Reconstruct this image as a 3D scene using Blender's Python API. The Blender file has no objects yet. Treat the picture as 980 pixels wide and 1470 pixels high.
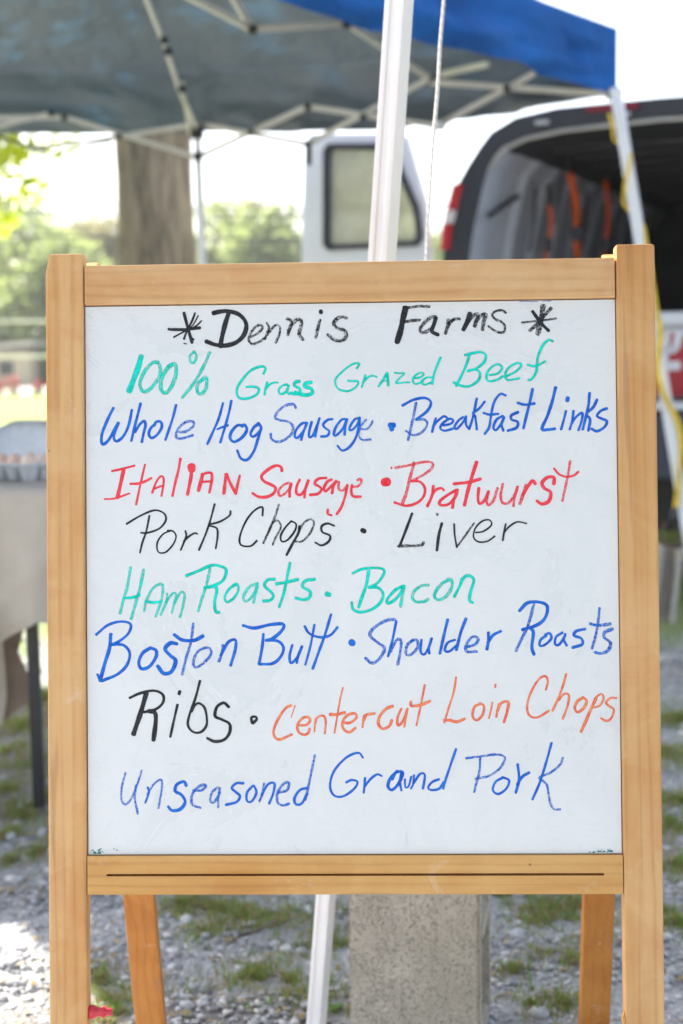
import bpy, bmesh, math, random
import numpy as np
from mathutils import Vector, Matrix

S = bpy.context.scene
COL = S.collection
rnd = random.Random(7)
npr = np.random.RandomState(11)
R = math.radians

# ------------------------------------------------------------------ camera
CAM_H = 1.08
PITCH, ROLL = 0.10854, -0.0130
F_PX = 1470 / 36 * 50.0
cr, sr = math.cos(ROLL), math.sin(ROLL)
FWD = Vector((0, math.cos(PITCH), -math.sin(PITCH)))
UP0 = Vector((0, math.sin(PITCH), math.cos(PITCH)))
RIGHT = Vector((1, 0, 0)) * cr + UP0 * sr
UP = Vector((1, 0, 0)) * -sr + UP0 * cr
CAM = Vector((0, 0, CAM_H))
cd = bpy.data.cameras.new('camera'); cam = bpy.data.objects.new('camera', cd); COL.objects.link(cam)
m = Matrix.Identity(4)
for i in range(3):
    m[i][0] = RIGHT[i]; m[i][1] = UP[i]; m[i][2] = -FWD[i]; m[i][3] = CAM[i]
cam.matrix_world = m
cd.sensor_fit = 'VERTICAL'; cd.sensor_height = 36; cd.sensor_width = 24; cd.lens = 50
cd.clip_start = 0.05; cd.clip_end = 3000
cd.dof.use_dof = True; cd.dof.focus_distance = 1.575; cd.dof.aperture_fstop = 4.4
S.camera = cam

# ------------------------------------------------------------------ light
SUN_AZ = Vector((-0.70, 0.71, 0)).normalized(); SUN_EL = R(42)
sun_dir = Vector((SUN_AZ.x * math.cos(SUN_EL), SUN_AZ.y * math.cos(SUN_EL), math.sin(SUN_EL)))
W = bpy.data.worlds.new('World'); S.world = W; W.use_nodes = True
nt = W.node_tree; nt.nodes.clear()
sky = nt.nodes.new('ShaderNodeTexSky'); sky.sky_type = 'NISHITA'; sky.sun_disc = False
sky.sun_elevation = SUN_EL; sky.sun_rotation = math.atan2(SUN_AZ.x, SUN_AZ.y)
sky.air_density = 1.0; sky.dust_density = 3.0; sky.ozone_density = 1.0
bg = nt.nodes.new('ShaderNodeBackground'); bg.inputs['Strength'].default_value = 0.12
wo = nt.nodes.new('ShaderNodeOutputWorld')
hs = nt.nodes.new('ShaderNodeHueSaturation'); hs.inputs['Saturation'].default_value = 0.62   # thin summer haze: a paler sky
nt.links.new(sky.outputs[0], hs.inputs['Color']); nt.links.new(hs.outputs[0], bg.inputs[0]); nt.links.new(bg.outputs[0], wo.inputs[0])
sl = bpy.data.lights.new('sun', 'SUN'); sl.energy = 4.6; sl.angle = R(0.5); sl.color = (1, 0.93, 0.82)
so = bpy.data.objects.new('sun', sl); COL.objects.link(so)
so.rotation_euler = sun_dir.to_track_quat('Z', 'Y').to_euler()
S.view_settings.view_transform = 'Standard'; S.view_settings.look = 'None'
S.view_settings.exposure = 1.86; S.view_settings.gamma = 1
S.render.engine = 'CYCLES'

# ------------------------------------------------------------------ helpers
def ray(px, py):
    return FWD + RIGHT * ((px - 490) / F_PX) + UP * (-(py - 735) / F_PX)
def P(px, py, y):                      # point of the place at distance y
    r = ray(px, py); return CAM + r * (y / r.y)
def G(px, py, z=0.0):                  # point on the ground
    r = ray(px, py); return CAM + r * ((z - CAM_H) / r.z)

def tag(o, label=None, cat=None, group=None, kind=None):
    if label: o['label'] = label
    if cat: o['category'] = cat
    if group: o['group'] = group
    if kind: o['kind'] = kind
    return o
def empty(name, label, cat, loc=(0, 0, 0), rot=(0, 0, 0), group=None):
    o = bpy.data.objects.new(name, None); COL.objects.link(o)
    o.empty_display_size = 0.1
    o.location = loc; o.rotation_euler = rot
    return tag(o, label, cat, group)

class MB:
    def __init__(s): s.v = []; s.f = []; s.m = []
    def add(s, vs, fs, mi=0):
        n = len(s.v); s.v += [tuple(v) for v in vs]
        s.f += [tuple(i + n for i in f) for f in fs]; s.m += [mi] * len(fs); return s
    def box(s, lo, hi, mi=0, M=None):
        x0, y0, z0 = lo; x1, y1, z1 = hi
        vs = [Vector(p) for p in ((x0,y0,z0),(x1,y0,z0),(x1,y1,z0),(x0,y1,z0),(x0,y0,z1),(x1,y0,z1),(x1,y1,z1),(x0,y1,z1))]
        if M is not None: vs = [M @ v for v in vs]
        return s.add(vs, [(0,3,2,1),(4,5,6,7),(0,1,5,4),(1,2,6,5),(2,3,7,6),(3,0,4,7)], mi)
    def beam(s, a, b, w, h=None, up=Vector((0, 0, 1)), mi=0):
        a = Vector(a); b = Vector(b); h = h or w; d = (b - a).normalized()
        x = d.cross(up)
        if x.length < 1e-3: x = d.cross(Vector((0, 1, 0)))
        x.normalize(); y = x.cross(d).normalized()
        vs = []
        for p in (a, b):
            for sx, sy in ((-1,-1),(1,-1),(1,1),(-1,1)): vs.append(p + x * (w/2*sx) + y * (h/2*sy))
        return s.add(vs, [(3,2,1,0),(4,5,6,7),(0,1,5,4),(1,2,6,5),(2,3,7,6),(3,0,4,7)], mi)
    def tube(s, pts, r, n=8, mi=0, caps=True):
        pts = [Vector(p) for p in pts]
        if not hasattr(r, '__len__'): r = [r] * len(pts)
        ref = None; vs = []; fs = []
        for i, p in enumerate(pts):
            d = (pts[min(i+1, len(pts)-1)] - pts[max(i-1, 0)]).normalized()
            if ref is None: ref = d.orthogonal()
            x = (ref - d * ref.dot(d)).normalized(); ref = x; y = d.cross(x)
            for k in range(n):
                a = 2*math.pi*k/n; vs.append(p + x*math.cos(a)*r[i] + y*math.sin(a)*r[i])
        for i in range(len(pts)-1):
            for k in range(n):
                k2 = (k+1) % n; fs.append((i*n+k, i*n+k2, (i+1)*n+k2, (i+1)*n+k))
        if caps:
            fs.append(tuple(range(n))[::-1]); fs.append(tuple((len(pts)-1)*n+k for k in range(n)))
        return s.add(vs, fs, mi)
    def lathe(s, prof, n=16, M=None, mi=0):
        vs = []; fs = []
        for (r, z) in prof:
            for k in range(n):
                a = 2*math.pi*k/n; v = Vector((r*math.cos(a), r*math.sin(a), z)); vs.append(M @ v if M is not None else v)
        for i in range(len(prof)-1):
            for k in range(n):
                k2 = (k+1) % n; fs.append((i*n+k, i*n+k2, (i+1)*n+k2, (i+1)*n+k))
        return s.add(vs, fs, mi)
    def build(s, name, mats, parent=None, bevel=0, smooth=False, seg=2):
        used = sorted({i for f in s.f for i in f}); mp_ = {o: n for n, o in enumerate(used)}
        me = bpy.data.meshes.new(name); me.from_pydata([s.v[i] for i in used], [], [tuple(mp_[i] for i in f) for f in s.f])
        if not isinstance(mats, (list, tuple)): mats = [mats]
        for mt in mats: me.materials.append(mt)
        me.polygons.foreach_set('material_index', s.m)
        if bevel:
            bm = bmesh.new(); bm.from_mesh(me)
            es = [e for e in bm.edges if len(e.link_faces) == 2 and e.calc_face_angle() > 0.6]
            bmesh.ops.bevel(bm, geom=es, offset=bevel, segments=seg, affect='EDGES', profile=0.6)
            bm.to_mesh(me); bm.free()
        if smooth: me.polygons.foreach_set('use_smooth', [True]*len(me.polygons))
        me.update()
        o = bpy.data.objects.new(name, me); COL.objects.link(o)
        if parent: o.parent = parent
        return o

def np_mesh(name, V, Fc, mats, parent=None, smooth=False, midx=None, k=3):
    me = bpy.data.meshes.new(name); V = np.asarray(V, dtype=np.float32); Fc = np.asarray(Fc, dtype=np.int32)
    me.vertices.add(len(V)); me.vertices.foreach_set('co', V.ravel())
    me.loops.add(Fc.size); me.loops.foreach_set('vertex_index', Fc.ravel())
    me.polygons.add(len(Fc)); me.polygons.foreach_set('loop_start', np.arange(0, Fc.size, k, dtype=np.int32))
    if not isinstance(mats, (list, tuple)): mats = [mats]
    for mt in mats: me.materials.append(mt)
    if midx is not None: me.polygons.foreach_set('material_index', np.asarray(midx, dtype=np.int32))
    if smooth: me.polygons.foreach_set('use_smooth', np.ones(len(Fc), dtype=bool))
    me.update(calc_edges=True); me.validate()
    o = bpy.data.objects.new(name, me); COL.objects.link(o)
    if parent: o.parent = parent
    return o

# ------------------------------------------------------------------ materials
class N:
    def __init__(s, name):
        s.mat = bpy.data.materials.new(name); s.mat.use_nodes = True; s.t = s.mat.node_tree
        s.b = s.t.nodes['Principled BSDF']; s.out = s.t.nodes['Material Output']
    def n(s, typ, **kw):
        nd = s.t.nodes.new(typ)
        for k, v in kw.items():
            if hasattr(nd, k): setattr(nd, k, v)
            else: nd.inputs[k].default_value = v
        return nd
    def l(s, a, b): s.t.links.new(a, b)
    def coord(s, scale=(1,1,1), kind='Object', rot=(0,0,0)):
        c = s.n('ShaderNodeTexCoord'); mp = s.n('ShaderNodeMapping'); mp.inputs['Scale'].default_value = scale
        mp.inputs['Rotation'].default_value = rot
        s.l(c.outputs[kind], mp.inputs[0]); return mp.outputs[0]
    def noise(s, vec, scale, detail=4, rough=0.5, dist=0):
        nd = s.n('ShaderNodeTexNoise'); nd.inputs['Scale'].default_value = scale; nd.inputs['Detail'].default_value = detail
        nd.inputs['Roughness'].default_value = rough; nd.inputs['Distortion'].default_value = dist
        if vec is not None: s.l(vec, nd.inputs['Vector'])
        return nd.outputs['Fac']
    def ramp(s, fac, stops):
        r = s.n('ShaderNodeValToRGB'); el = r.color_ramp.elements
        while len(el) < len(stops): el.new(0.5)
        for e, (p, c) in zip(el, stops):
            e.position = p; e.color = (*c, 1) if len(c) == 3 else c
        s.l(fac, r.inputs[0]); return r.outputs[0]
    def mix(s, f, a, b, mode='MIX'):
        nd = s.n('ShaderNodeMix', data_type='RGBA', blend_type=mode)
        for inp, val in ((nd.inputs[0], f), (nd.inputs[6], a), (nd.inputs[7], b)):
            if hasattr(val, 'is_output'): s.l(val, inp)
            elif isinstance(val, (int, float)): inp.default_value = val
            else: inp.default_value = (*val, 1)
        return nd.outputs[2]
    def math(s, op, a, b=0.5, c=None):
        nd = s.n('ShaderNodeMath', operation=op)
        for i, val in enumerate((a, b, c)):
            if val is None: continue
            if hasattr(val, 'is_output'): s.l(val, nd.inputs[i])
            else: nd.inputs[i].default_value = val
        return nd.outputs[0]
    def base(s, c):
        if hasattr(c, 'is_output'): s.l(c, s.b.inputs['Base Color'])
        else: s.b.inputs['Base Color'].default_value = (*c, 1)
        return s
    def set(s, **kw):
        for k, v in kw.items():
            k = k.replace('_', ' ')
            if hasattr(v, 'is_output'): s.l(v, s.b.inputs[k])
            else: s.b.inputs[k].default_value = v
        return s
    def bump(s, h, strength=0.3, dist=0.002):
        b = s.n('ShaderNodeBump'); b.inputs['Strength'].default_value = strength; b.inputs['Distance'].default_value = dist
        s.l(h, b.inputs['Height']); s.l(b.outputs[0], s.b.inputs['Normal']); return s

def plain(name, col, rough=0.6, var=0.12, scale=6, metallic=0, bump=0, spec=0.5):
    n = N(name); v = n.coord()
    f = n.noise(v, scale, 5, 0.6)
    n.base(n.ramp(f, [(0.3, tuple(c*(1-var) for c in col)), (0.7, tuple(min(1, c*(1+var)) for c in col))]))
    n.set(Roughness=rough, Metallic=metallic)
    n.b.inputs['Specular IOR Level'].default_value = spec
    if bump: n.bump(n.noise(v, scale*12, 4), bump, 0.002)
    return n.mat

def wood(name, axis, base, light, dark, worn=(0.78, 0.68, 0.60)):
    n = N(name)
    oi = n.n('ShaderNodeObjectInfo')
    c = n.n('ShaderNodeTexCoord')
    add = n.n('ShaderNodeVectorMath', operation='ADD')
    mul = n.n('ShaderNodeVectorMath', operation='SCALE'); mul.inputs['Scale'].default_value = 7.3
    cmb = n.n('ShaderNodeCombineXYZ')
    for i in range(3): n.l(oi.outputs['Random'], cmb.inputs[i])
    n.l(cmb.outputs[0], mul.inputs[0]); n.l(mul.outputs[0], add.inputs[1]); n.l(c.outputs['Object'], add.inputs[0])
    sc = [24, 24, 24]; sc[axis] = 1.8
    mp = n.n('ShaderNodeMapping'); mp.inputs['Scale'].default_value = sc; n.l(add.outputs[0], mp.inputs[0])
    sf = [170, 170, 170]; sf[axis] = 9
    mf = n.n('ShaderNodeMapping'); mf.inputs['Scale'].default_value = sf; n.l(add.outputs[0], mf.inputs[0])
    broad = n.noise(mp.outputs[0], 1.0, 3, 0.5, 0.6)
    fine = n.noise(mf.outputs[0], 1.0, 4, 0.6, 0.3)
    col = n.ramp(broad, [(0.28, dark), (0.42, base), (0.58, light), (0.75, base)])
    finec = n.ramp(fine, [(0.3, (0.88, 0.85, 0.82)), (0.6, (1, 1, 1))])
    col = n.mix(0.75, col, finec, 'MULTIPLY')
    wv = n.n('ShaderNodeTexWave'); wv.bands_direction = 'XYZ'[(axis+1) % 3 if axis == 2 else 2]
    if axis == 2: wv.bands_direction = 'X'
    sw = [1, 1, 1]; sw[axis] = 0.06
    mw = n.n('ShaderNodeMapping'); mw.inputs['Scale'].default_value = sw; n.l(add.outputs[0], mw.inputs[0]); n.l(mw.outputs[0], wv.inputs['Vector'])
    wv.inputs['Scale'].default_value = 22; wv.inputs['Distortion'].default_value = 7; wv.inputs['Detail'].default_value = 3; wv.inputs['Detail Scale'].default_value = 1.4
    col = n.mix(1.0, col, n.ramp(wv.outputs['Fac'], [(0.0, (0.84, 0.77, 0.71)), (0.25, (0.97, 0.95, 0.93)), (1.0, (1, 1, 1))]), 'MULTIPLY')
    # glued staves: slow change of tone across the width
    st = [9, 9, 9]; st[axis] = 0.3
    ms = n.n('ShaderNodeMapping'); ms.inputs['Scale'].default_value = st; n.l(add.outputs[0], ms.inputs[0])
    col = n.mix(n.ramp(n.noise(ms.outputs[0], 1, 1), [(0.35, (0,0,0)), (0.65, (0.5,0.5,0.5))]), col, dark)
    blot = n.noise(add.outputs[0], 7, 5, 0.6, 1.0)
    col = n.mix(n.ramp(blot, [(0.42, (0,0,0)), (0.66, (0.5,)*3)]), col, light)
    blot2 = n.noise(add.outputs[0], 11, 6, 0.65, 0.5)
    col = n.mix(n.ramp(blot2, [(0.52, (0,0,0)), (0.70, (0.35,)*3)]), col, tuple(q*f_ for q, f_ in zip(dark, (1.0, 0.85, 0.9))))
    # pale scuffs and small dark dents
    sc1 = n.noise(add.outputs[0], 26, 8, 0.72, 0.8)
    col = n.mix(n.ramp(sc1, [(0.60, (0,0,0)), (0.80, (0.4,0.4,0.4))]), col, worn)
    vo = n.n('ShaderNodeTexVoronoi'); vo.inputs['Scale'].default_value = 34; n.l(add.outputs[0], vo.inputs['Vector'])
    vo.inputs['Randomness'].default_value = 1
    spot = n.ramp(vo.outputs['Distance'], [(0.035, (1,1,1)), (0.06, (0,0,0))])
    sel = n.ramp(n.noise(add.outputs[0], 9, 2), [(0.55, (0,0,0)), (0.6, (1,1,1))])
    spot2 = n.mix(1, spot, sel, 'MULTIPLY')
    scr = n.noise(mf.outputs[0], .35, 2, 0.5)
    col = n.mix(n.ramp(scr, [(0.66, (0,0,0)), (0.70, (0.35,)*3)]), col, (0.30, 0.17, 0.09))
    col = n.mix(n.math('MULTIPLY', spot2, 0.7), col, (0.10, 0.06, 0.035))
    n.base(col); n.set(Roughness=n.ramp(sc1, [(0.4, (0.48,)*3), (0.7, (0.65,)*3)]))
    n.b.inputs['Specular IOR Level'].default_value = 0.3
    n.bump(n.math('ADD', n.math('MULTIPLY', fine, 0.6), n.math('MULTIPLY', spot2, -1.5)), 0.25, 0.0006)
    return n.mat

WB, WL, WD = (0.64, 0.345, 0.125), (0.72, 0.46, 0.22), (0.53, 0.235, 0.07)
M_woodv = wood('varnished_wood_upright', 2, WB, WL, WD)
M_woodh = wood('varnished_wood_rail', 0, (0.66, 0.385, 0.165), (0.73, 0.49, 0.26), (0.56, 0.28, 0.105))
M_woodb = wood('varnished_wood_lower_rail', 0, (0.62, 0.33, 0.10), (0.69, 0.42, 0.16), (0.50, 0.225, 0.055))
M_woodr = wood('orange_varnished_wood', 2, (0.48, 0.185, 0.035), (0.58, 0.26, 0.06), (0.34, 0.115, 0.02))

def whiteboard_mat():
    n = N('dry_erase_board'); v = n.coord()
    a = n.noise(v, 5, 6, 0.65, 1.2); b = n.noise(n.coord((3, 1, 40)), 4, 5, 0.6)
    col = n.ramp(a, [(0.35, (0.685, 0.70, 0.705)), (0.65, (0.74, 0.75, 0.75))])
    col = n.mix(n.ramp(b, [(0.55, (0,0,0)), (0.75, (0.25,)*3)]), col, (0.65, 0.675, 0.69))
    g1 = n.noise(n.coord((2.2, 1, 7), rot=(0, 0.5, 0)), 6, 7, 0.62, 2.2)
    col = n.mix(n.ramp(g1, [(0.56, (0,0,0)), (0.72, (0.18,)*3)]), col, (0.56, 0.60, 0.66))
    g2 = n.noise(n.coord((1, 1, 1)), 15, 2, 0.5, 3.5)
    col = n.mix(n.ramp(g2, [(0.485, (0,0,0)), (0.50, (0.10,)*3), (0.515, (0,0,0))]), col, (0.40, 0.46, 0.60))
    sp = n.n('ShaderNodeTexVoronoi'); sp.inputs['Scale'].default_value = 22; n.l(v, sp.inputs['Vector'])
    dots = n.ramp(sp.outputs['Distance'], [(0.018, (1,1,1)), (0.03, (0,0,0))])
    sel = n.ramp(n.noise(v, 13, 1), [(0.56, (0,0,0)), (0.60, (0.8,)*3)])
    col = n.mix(n.mix(1, dots, sel, 'MULTIPLY'), col, (0.14, 0.2, 0.3))
    n.base(col); n.set(Roughness=n.ramp(a, [(0.3, (0.24,)*3), (0.7, (0.34,)*3)])); n.b.inputs['Specular IOR Level'].default_value = 0.6
    n.b.inputs['Coat Weight'].default_value = 0.2; n.b.inputs['Coat Roughness'].default_value = 0.15
    n.bump(n.noise(v, 3, 2), 0.05, 0.004)
    return n.mat
M_board = whiteboard_mat()

def ink(name, deep, pale, hole):
    n = N(name)
    uv = n.n('ShaderNodeUVMap'); uv.uv_map = 'stroke'
    sp = n.n('ShaderNodeSeparateXYZ'); n.l(uv.outputs[0], sp.inputs[0])
    at = n.n('ShaderNodeAttribute'); at.attribute_name = 'dry'
    edge = n.math('ABSOLUTE', n.math('SUBTRACT', sp.outputs[1], 0.5)); edge = n.math('MULTIPLY', edge, 2)
    v = n.coord(); 
    cmb = n.n('ShaderNodeCombineXYZ'); n.l(n.math('MULTIPLY', sp.outputs[0], 0.22), cmb.inputs[0]); n.l(n.math('MULTIPLY', sp.outputs[1], 3.0), cmb.inputs[1])
    oi = n.n('ShaderNodeObjectInfo'); n.l(n.math('MULTIPLY', oi.outputs['Random'], 50), cmb.inputs[2])
    streak = n.noise(cmb.outputs[0], 1.0, 4, 0.6)
    blot = n.noise(v, 110, 3, 0.6, 0.6)
    t = n.math('ADD', n.math('MULTIPLY', streak, 0.55), n.math('MULTIPLY', blot, 0.45))
    t = n.math('ADD', t, n.math('MULTIPLY', n.math('POWER', edge, 3), -0.13))
    col = n.ramp(t, [(0.36, deep), (0.62, pale)])
    n.base(col); n.set(Roughness=0.5); n.b.inputs['Specular IOR Level'].default_value = 0.15
    # dry marker: skipped patches show the board
    gaps = n.noise(v, 170, 4, 0.65, 1.0); gaps2 = n.noise(cmb.outputs[0], 1.7, 4, 0.7)
    g = n.math('ADD', n.math('MULTIPLY', gaps, 0.25), n.math('MULTIPLY', gaps2, 0.75))
    th = n.math('SUBTRACT', 0.76, n.math('MULTIPLY', at.outputs['Fac'], 0.235))
    th = n.math('ADD', th, n.math('MULTIPLY', n.math('POWER', edge, 4), -0.02))
    a = n.math('SUBTRACT', 1.0, n.math('MULTIPLY', n.math('GREATER_THAN', g, th), hole))
    soft = n.math('MINIMUM', 1.0, n.math('MULTIPLY', n.math('SUBTRACT', 1.0, edge), 6.0))
    soft = n.math('MAXIMUM', soft, 0.35)
    al = n.math('MULTIPLY', n.math('MULTIPLY', a, soft), 0.94)
    n.l(al, n.b.inputs['Alpha'])
    return n.mat
M_ink = {
 'black': ink('black_marker', (0.010, 0.011, 0.014), (0.045, 0.048, 0.058), 0.80),
 'green': ink('green_marker', (0.0, 0.48, 0.36), (0.0, 0.82, 0.69), 0.72),
 'blue': ink('blue_marker', (0.003, 0.075, 0.50), (0.015, 0.215, 0.76), 0.75),
 'red': ink('red_marker', (0.80, 0.022, 0.04), (0.95, 0.085, 0.12), 0.72),
 'orange': ink('orange_marker', (0.78, 0.075, 0.05), (0.95, 0.36, 0.15), 0.55)}

def fabric_tent():
    n = N('tent_fabric'); v = n.coord()
    geo = n.n('ShaderNodeNewGeometry')
    f = n.noise(v, 3, 6, 0.6, 0.5)
    blue = n.ramp(f, [(0.3, (0.0, 0.070, 0.30)), (0.7, (0.001, 0.125, 0.46))])  # lighter and darker blue imitates the shading of wrinkles in the cloth
    grey = n.ramp(f, [(0.3, (0.19, 0.185, 0.165)), (0.7, (0.245, 0.235, 0.212))])
    col = n.mix(geo.outputs['Backfacing'], blue, grey)
    n.base(col); n.set(Roughness=0.75); n.b.inputs['Specular IOR Level'].default_value = 0.2
    w = n.noise(n.coord((2, 2, 2)), 2.2, 7, 0.6, 1.8)
    n.bump(w, 0.9, 0.05)
    tr = n.n('ShaderNodeBsdfTranslucent'); tr.inputs[0].default_value = (0.05, 0.30, 0.60, 1)
    mx = n.n('ShaderNodeMixShader'); mx.inputs[0].default_value = 0.075
    n.l(n.b.outputs[0], mx.inputs[1]); n.l(tr.outputs[0], mx.inputs[2]); n.l(mx.outputs[0], n.out.inputs[0])
    return n.mat
M_tent = fabric_tent()
M_frame = plain('cream_painted_steel', (0.74, 0.72, 0.65), 0.4)
M_white = plain('white_powder_coated_steel', (0.86, 0.87, 0.88), 0.35, 0.04)
M_blackp = plain('black_plastic', (0.02, 0.02, 0.022), 0.45)
M_rope = N('white_rope')
_w = M_rope.n('ShaderNodeTexWave'); _w.inputs['Scale'].default_value = 55; _w.wave_type = 'BANDS'; _w.bands_direction = 'DIAGONAL'
M_rope.l(M_rope.coord(), _w.inputs['Vector']); M_rope.base(M_rope.ramp(_w.outputs['Fac'], [(0.1, (0.66, 0.66, 0.66)), (0.6, (0.82, 0.82, 0.81))])).set(Roughness=0.9); M_rope = M_rope.mat
M_vanw = plain('white_van_paint', (0.74, 0.75, 0.78), 0.28, 0.03)
M_vanseal = plain('black_rubber_and_shade', (0.022, 0.026, 0.036), 0.5)
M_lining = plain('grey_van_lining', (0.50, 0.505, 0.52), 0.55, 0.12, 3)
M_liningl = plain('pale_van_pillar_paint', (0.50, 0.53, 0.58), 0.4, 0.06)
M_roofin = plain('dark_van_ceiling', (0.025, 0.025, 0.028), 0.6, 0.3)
M_bumper = plain('dark_grey_bumper_plastic', (0.035, 0.045, 0.065), 0.5)
M_redl = plain('red_lens', (0.50, 0.008, 0.02), 0.15)
M_cll = plain('clear_lens', (0.72, 0.62, 0.60), 0.15)
M_strap = plain('orange_strap_webbing', (0.92, 0.13, 0.012), 0.7)
M_yel = plain('yellow_strap_webbing', (0.80, 0.55, 0.03), 0.65, 0.25, 30)
M_redp = plain('red_panel_print', (0.42, 0.012, 0.025), 0.4)
M_rp = plain('red_plastic', (0.58, 0.03, 0.05), 0.3, 0.05)
M_yp = plain('yellow_orange_plastic', (0.75, 0.33, 0.04), 0.4)
M_iron = plain('rusty_iron', (0.10, 0.065, 0.045), 0.7, 0.4, 40)
M_linen = plain('pale_linen_cloth', (0.48, 0.43, 0.36), 0.9, 0.07, 14, bump=0.35)
M_taupe = plain('taupe_cloth', (0.27, 0.205, 0.155), 0.9, 0.12, 14, bump=0.35)
M_pulp = plain('grey_paper_pulp', (0.56, 0.59, 0.62), 0.95, 0.1, 40, bump=0.5)
M_egg = plain('brown_eggshell', (0.66, 0.44, 0.33), 0.5, 0.06)
M_egg2 = plain('pale_eggshell', (0.70, 0.56, 0.45), 0.5, 0.06)
M_glass = N('tinted_rear_glass')
_t = M_glass.n('ShaderNodeBsdfTransparent'); _t.inputs[0].default_value = (0.62, 0.63, 0.50, 1)
_d = M_glass.n('ShaderNodeBsdfDiffuse'); _d.inputs[0].default_value = (0.62, 0.60, 0.46, 1)
_g = M_glass.n('ShaderNodeBsdfGlossy'); _g.inputs[1].default_value = 0.05
_m1 = M_glass.n('ShaderNodeMixShader'); _m2 = M_glass.n('ShaderNodeMixShader')
M_glass.l(M_glass.ramp(M_glass.noise(M_glass.coord(), 5, 4), [(0.35, (0.35,)*3), (0.65, (0.75,)*3)]), _m1.inputs[0])
M_glass.l(_t.outputs[0], _m1.inputs[1]); M_glass.l(_d.outputs[0], _m1.inputs[2])
_m2.inputs[0].default_value = 0.08; M_glass.l(_m1.outputs[0], _m2.inputs[1]); M_glass.l(_g.outputs[0], _m2.inputs[2]); M_glass.l(_m2.outputs[0], M_glass.out.inputs[0]); M_glass = M_glass.mat

def concrete(name, col):
    n = N(name); v = n.coord()
    a = n.noise(v, 14, 8, 0.7); b = n.noise(v, 220, 3, 0.7)
    c = n.ramp(a, [(0.3, tuple(x*0.78 for x in col)), (0.7, tuple(x*1.15 for x in col))])
    c = n.mix(n.ramp(b, [(0.36, (0.8,)*3), (0.50, (0,)*3)]), c, tuple(x*0.40 for x in col))
    sp2 = n.noise(v, 48, 8, 0.8); c = n.mix(n.ramp(sp2, [(0.34, (0.5,)*3), (0.50, (0,)*3)]), c, tuple(x*0.5 for x in col))
    st = n.noise(n.coord((1, 1, .35)), 7, 5, 0.6); c = n.mix(n.ramp(st, [(0.5, (0,)*3), (0.7, (0.35,)*3)]), c, (col[0]*.62, col[1]*.62, col[2]*.52))
    vo = n.n('ShaderNodeTexVoronoi'); vo.inputs['Scale'].default_value = 170; n.l(v, vo.inputs['Vector'])
    n.base(c).set(Roughness=0.95)
    n.bump(n.math('ADD', b, n.math('MULTIPLY', vo.outputs['Distance'], 0.8)), 0.9, 0.004)
    return n.mat
M_conc = concrete('rough_concrete_block', (0.56, 0.52, 0.44))

def bark():
    n = N('tree_bark'); v = n.coord((9, 9, 1.2))
    a = n.noise(v, 2.2, 8, 0.7, 0.6)
    n.base(n.ramp(a, [(0.36, (0.09, 0.07, 0.052)), (0.60, (0.30, 0.245, 0.185))])).set(Roughness=0.95)
    n.bump(a, 1.0, 0.04); return n.mat
M_bark = bark()

def leaf(name, c1, c2, trans, tf=0.45):
    n = N(name)
    oi = n.n('ShaderNodeNewGeometry')
    c = n.ramp(oi.outputs['Random Per Island'], [(0.0, c1), (1.0, c2)])
    n.base(c).set(Roughness=0.5)
    tr = n.n('ShaderNodeBsdfTranslucent'); tr.inputs[0].default_value = (*trans, 1)
    mx = n.n('ShaderNodeMixShader'); mx.inputs[0].default_value = tf
    n.l(n.b.outputs[0], mx.inputs[1]); n.l(tr.outputs[0], mx.inputs[2]); n.l(mx.outputs[0], n.out.inputs[0])
    return n.mat
M_leaf = leaf('bright_leaf', (0.07, 0.12, 0.02), (0.12, 0.17, 0.03), (0.50, 0.60, 0.06), 0.6)
M_leafy = leaf('yellow_green_leaf', (0.16, 0.20, 0.02), (0.24, 0.26, 0.03), (0.75, 0.80, 0.08), 0.65)
M_leaff = leaf('far_leaf', (0.08, 0.13, 0.055), (0.13, 0.18, 0.075), (0.36, 0.44, 0.15), 0.55)
M_leaf2 = leaf('far_dry_leaf', (0.16, 0.17, 0.09), (0.26, 0.25, 0.14), (0.42, 0.40, 0.20), 0.45)
M_flower = leaf('pink_red_petal', (0.60, 0.05, 0.08), (0.75, 0.12, 0.15), (0.6, 0.1, 0.1), 0.3)
M_grass = leaf('grass_blade', (0.09, 0.20, 0.03), (0.20, 0.28, 0.06), (0.30, 0.46, 0.07), 0.4)
M_straw = leaf('dry_grass_blade', (0.30, 0.22, 0.09), (0.42, 0.32, 0.16), (0.40, 0.30, 0.12), 0.3)
M_weed = leaf('weed_leaf', (0.06, 0.20, 0.02), (0.12, 0.30, 0.03), (0.25, 0.5, 0.04), 0.4)

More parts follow.
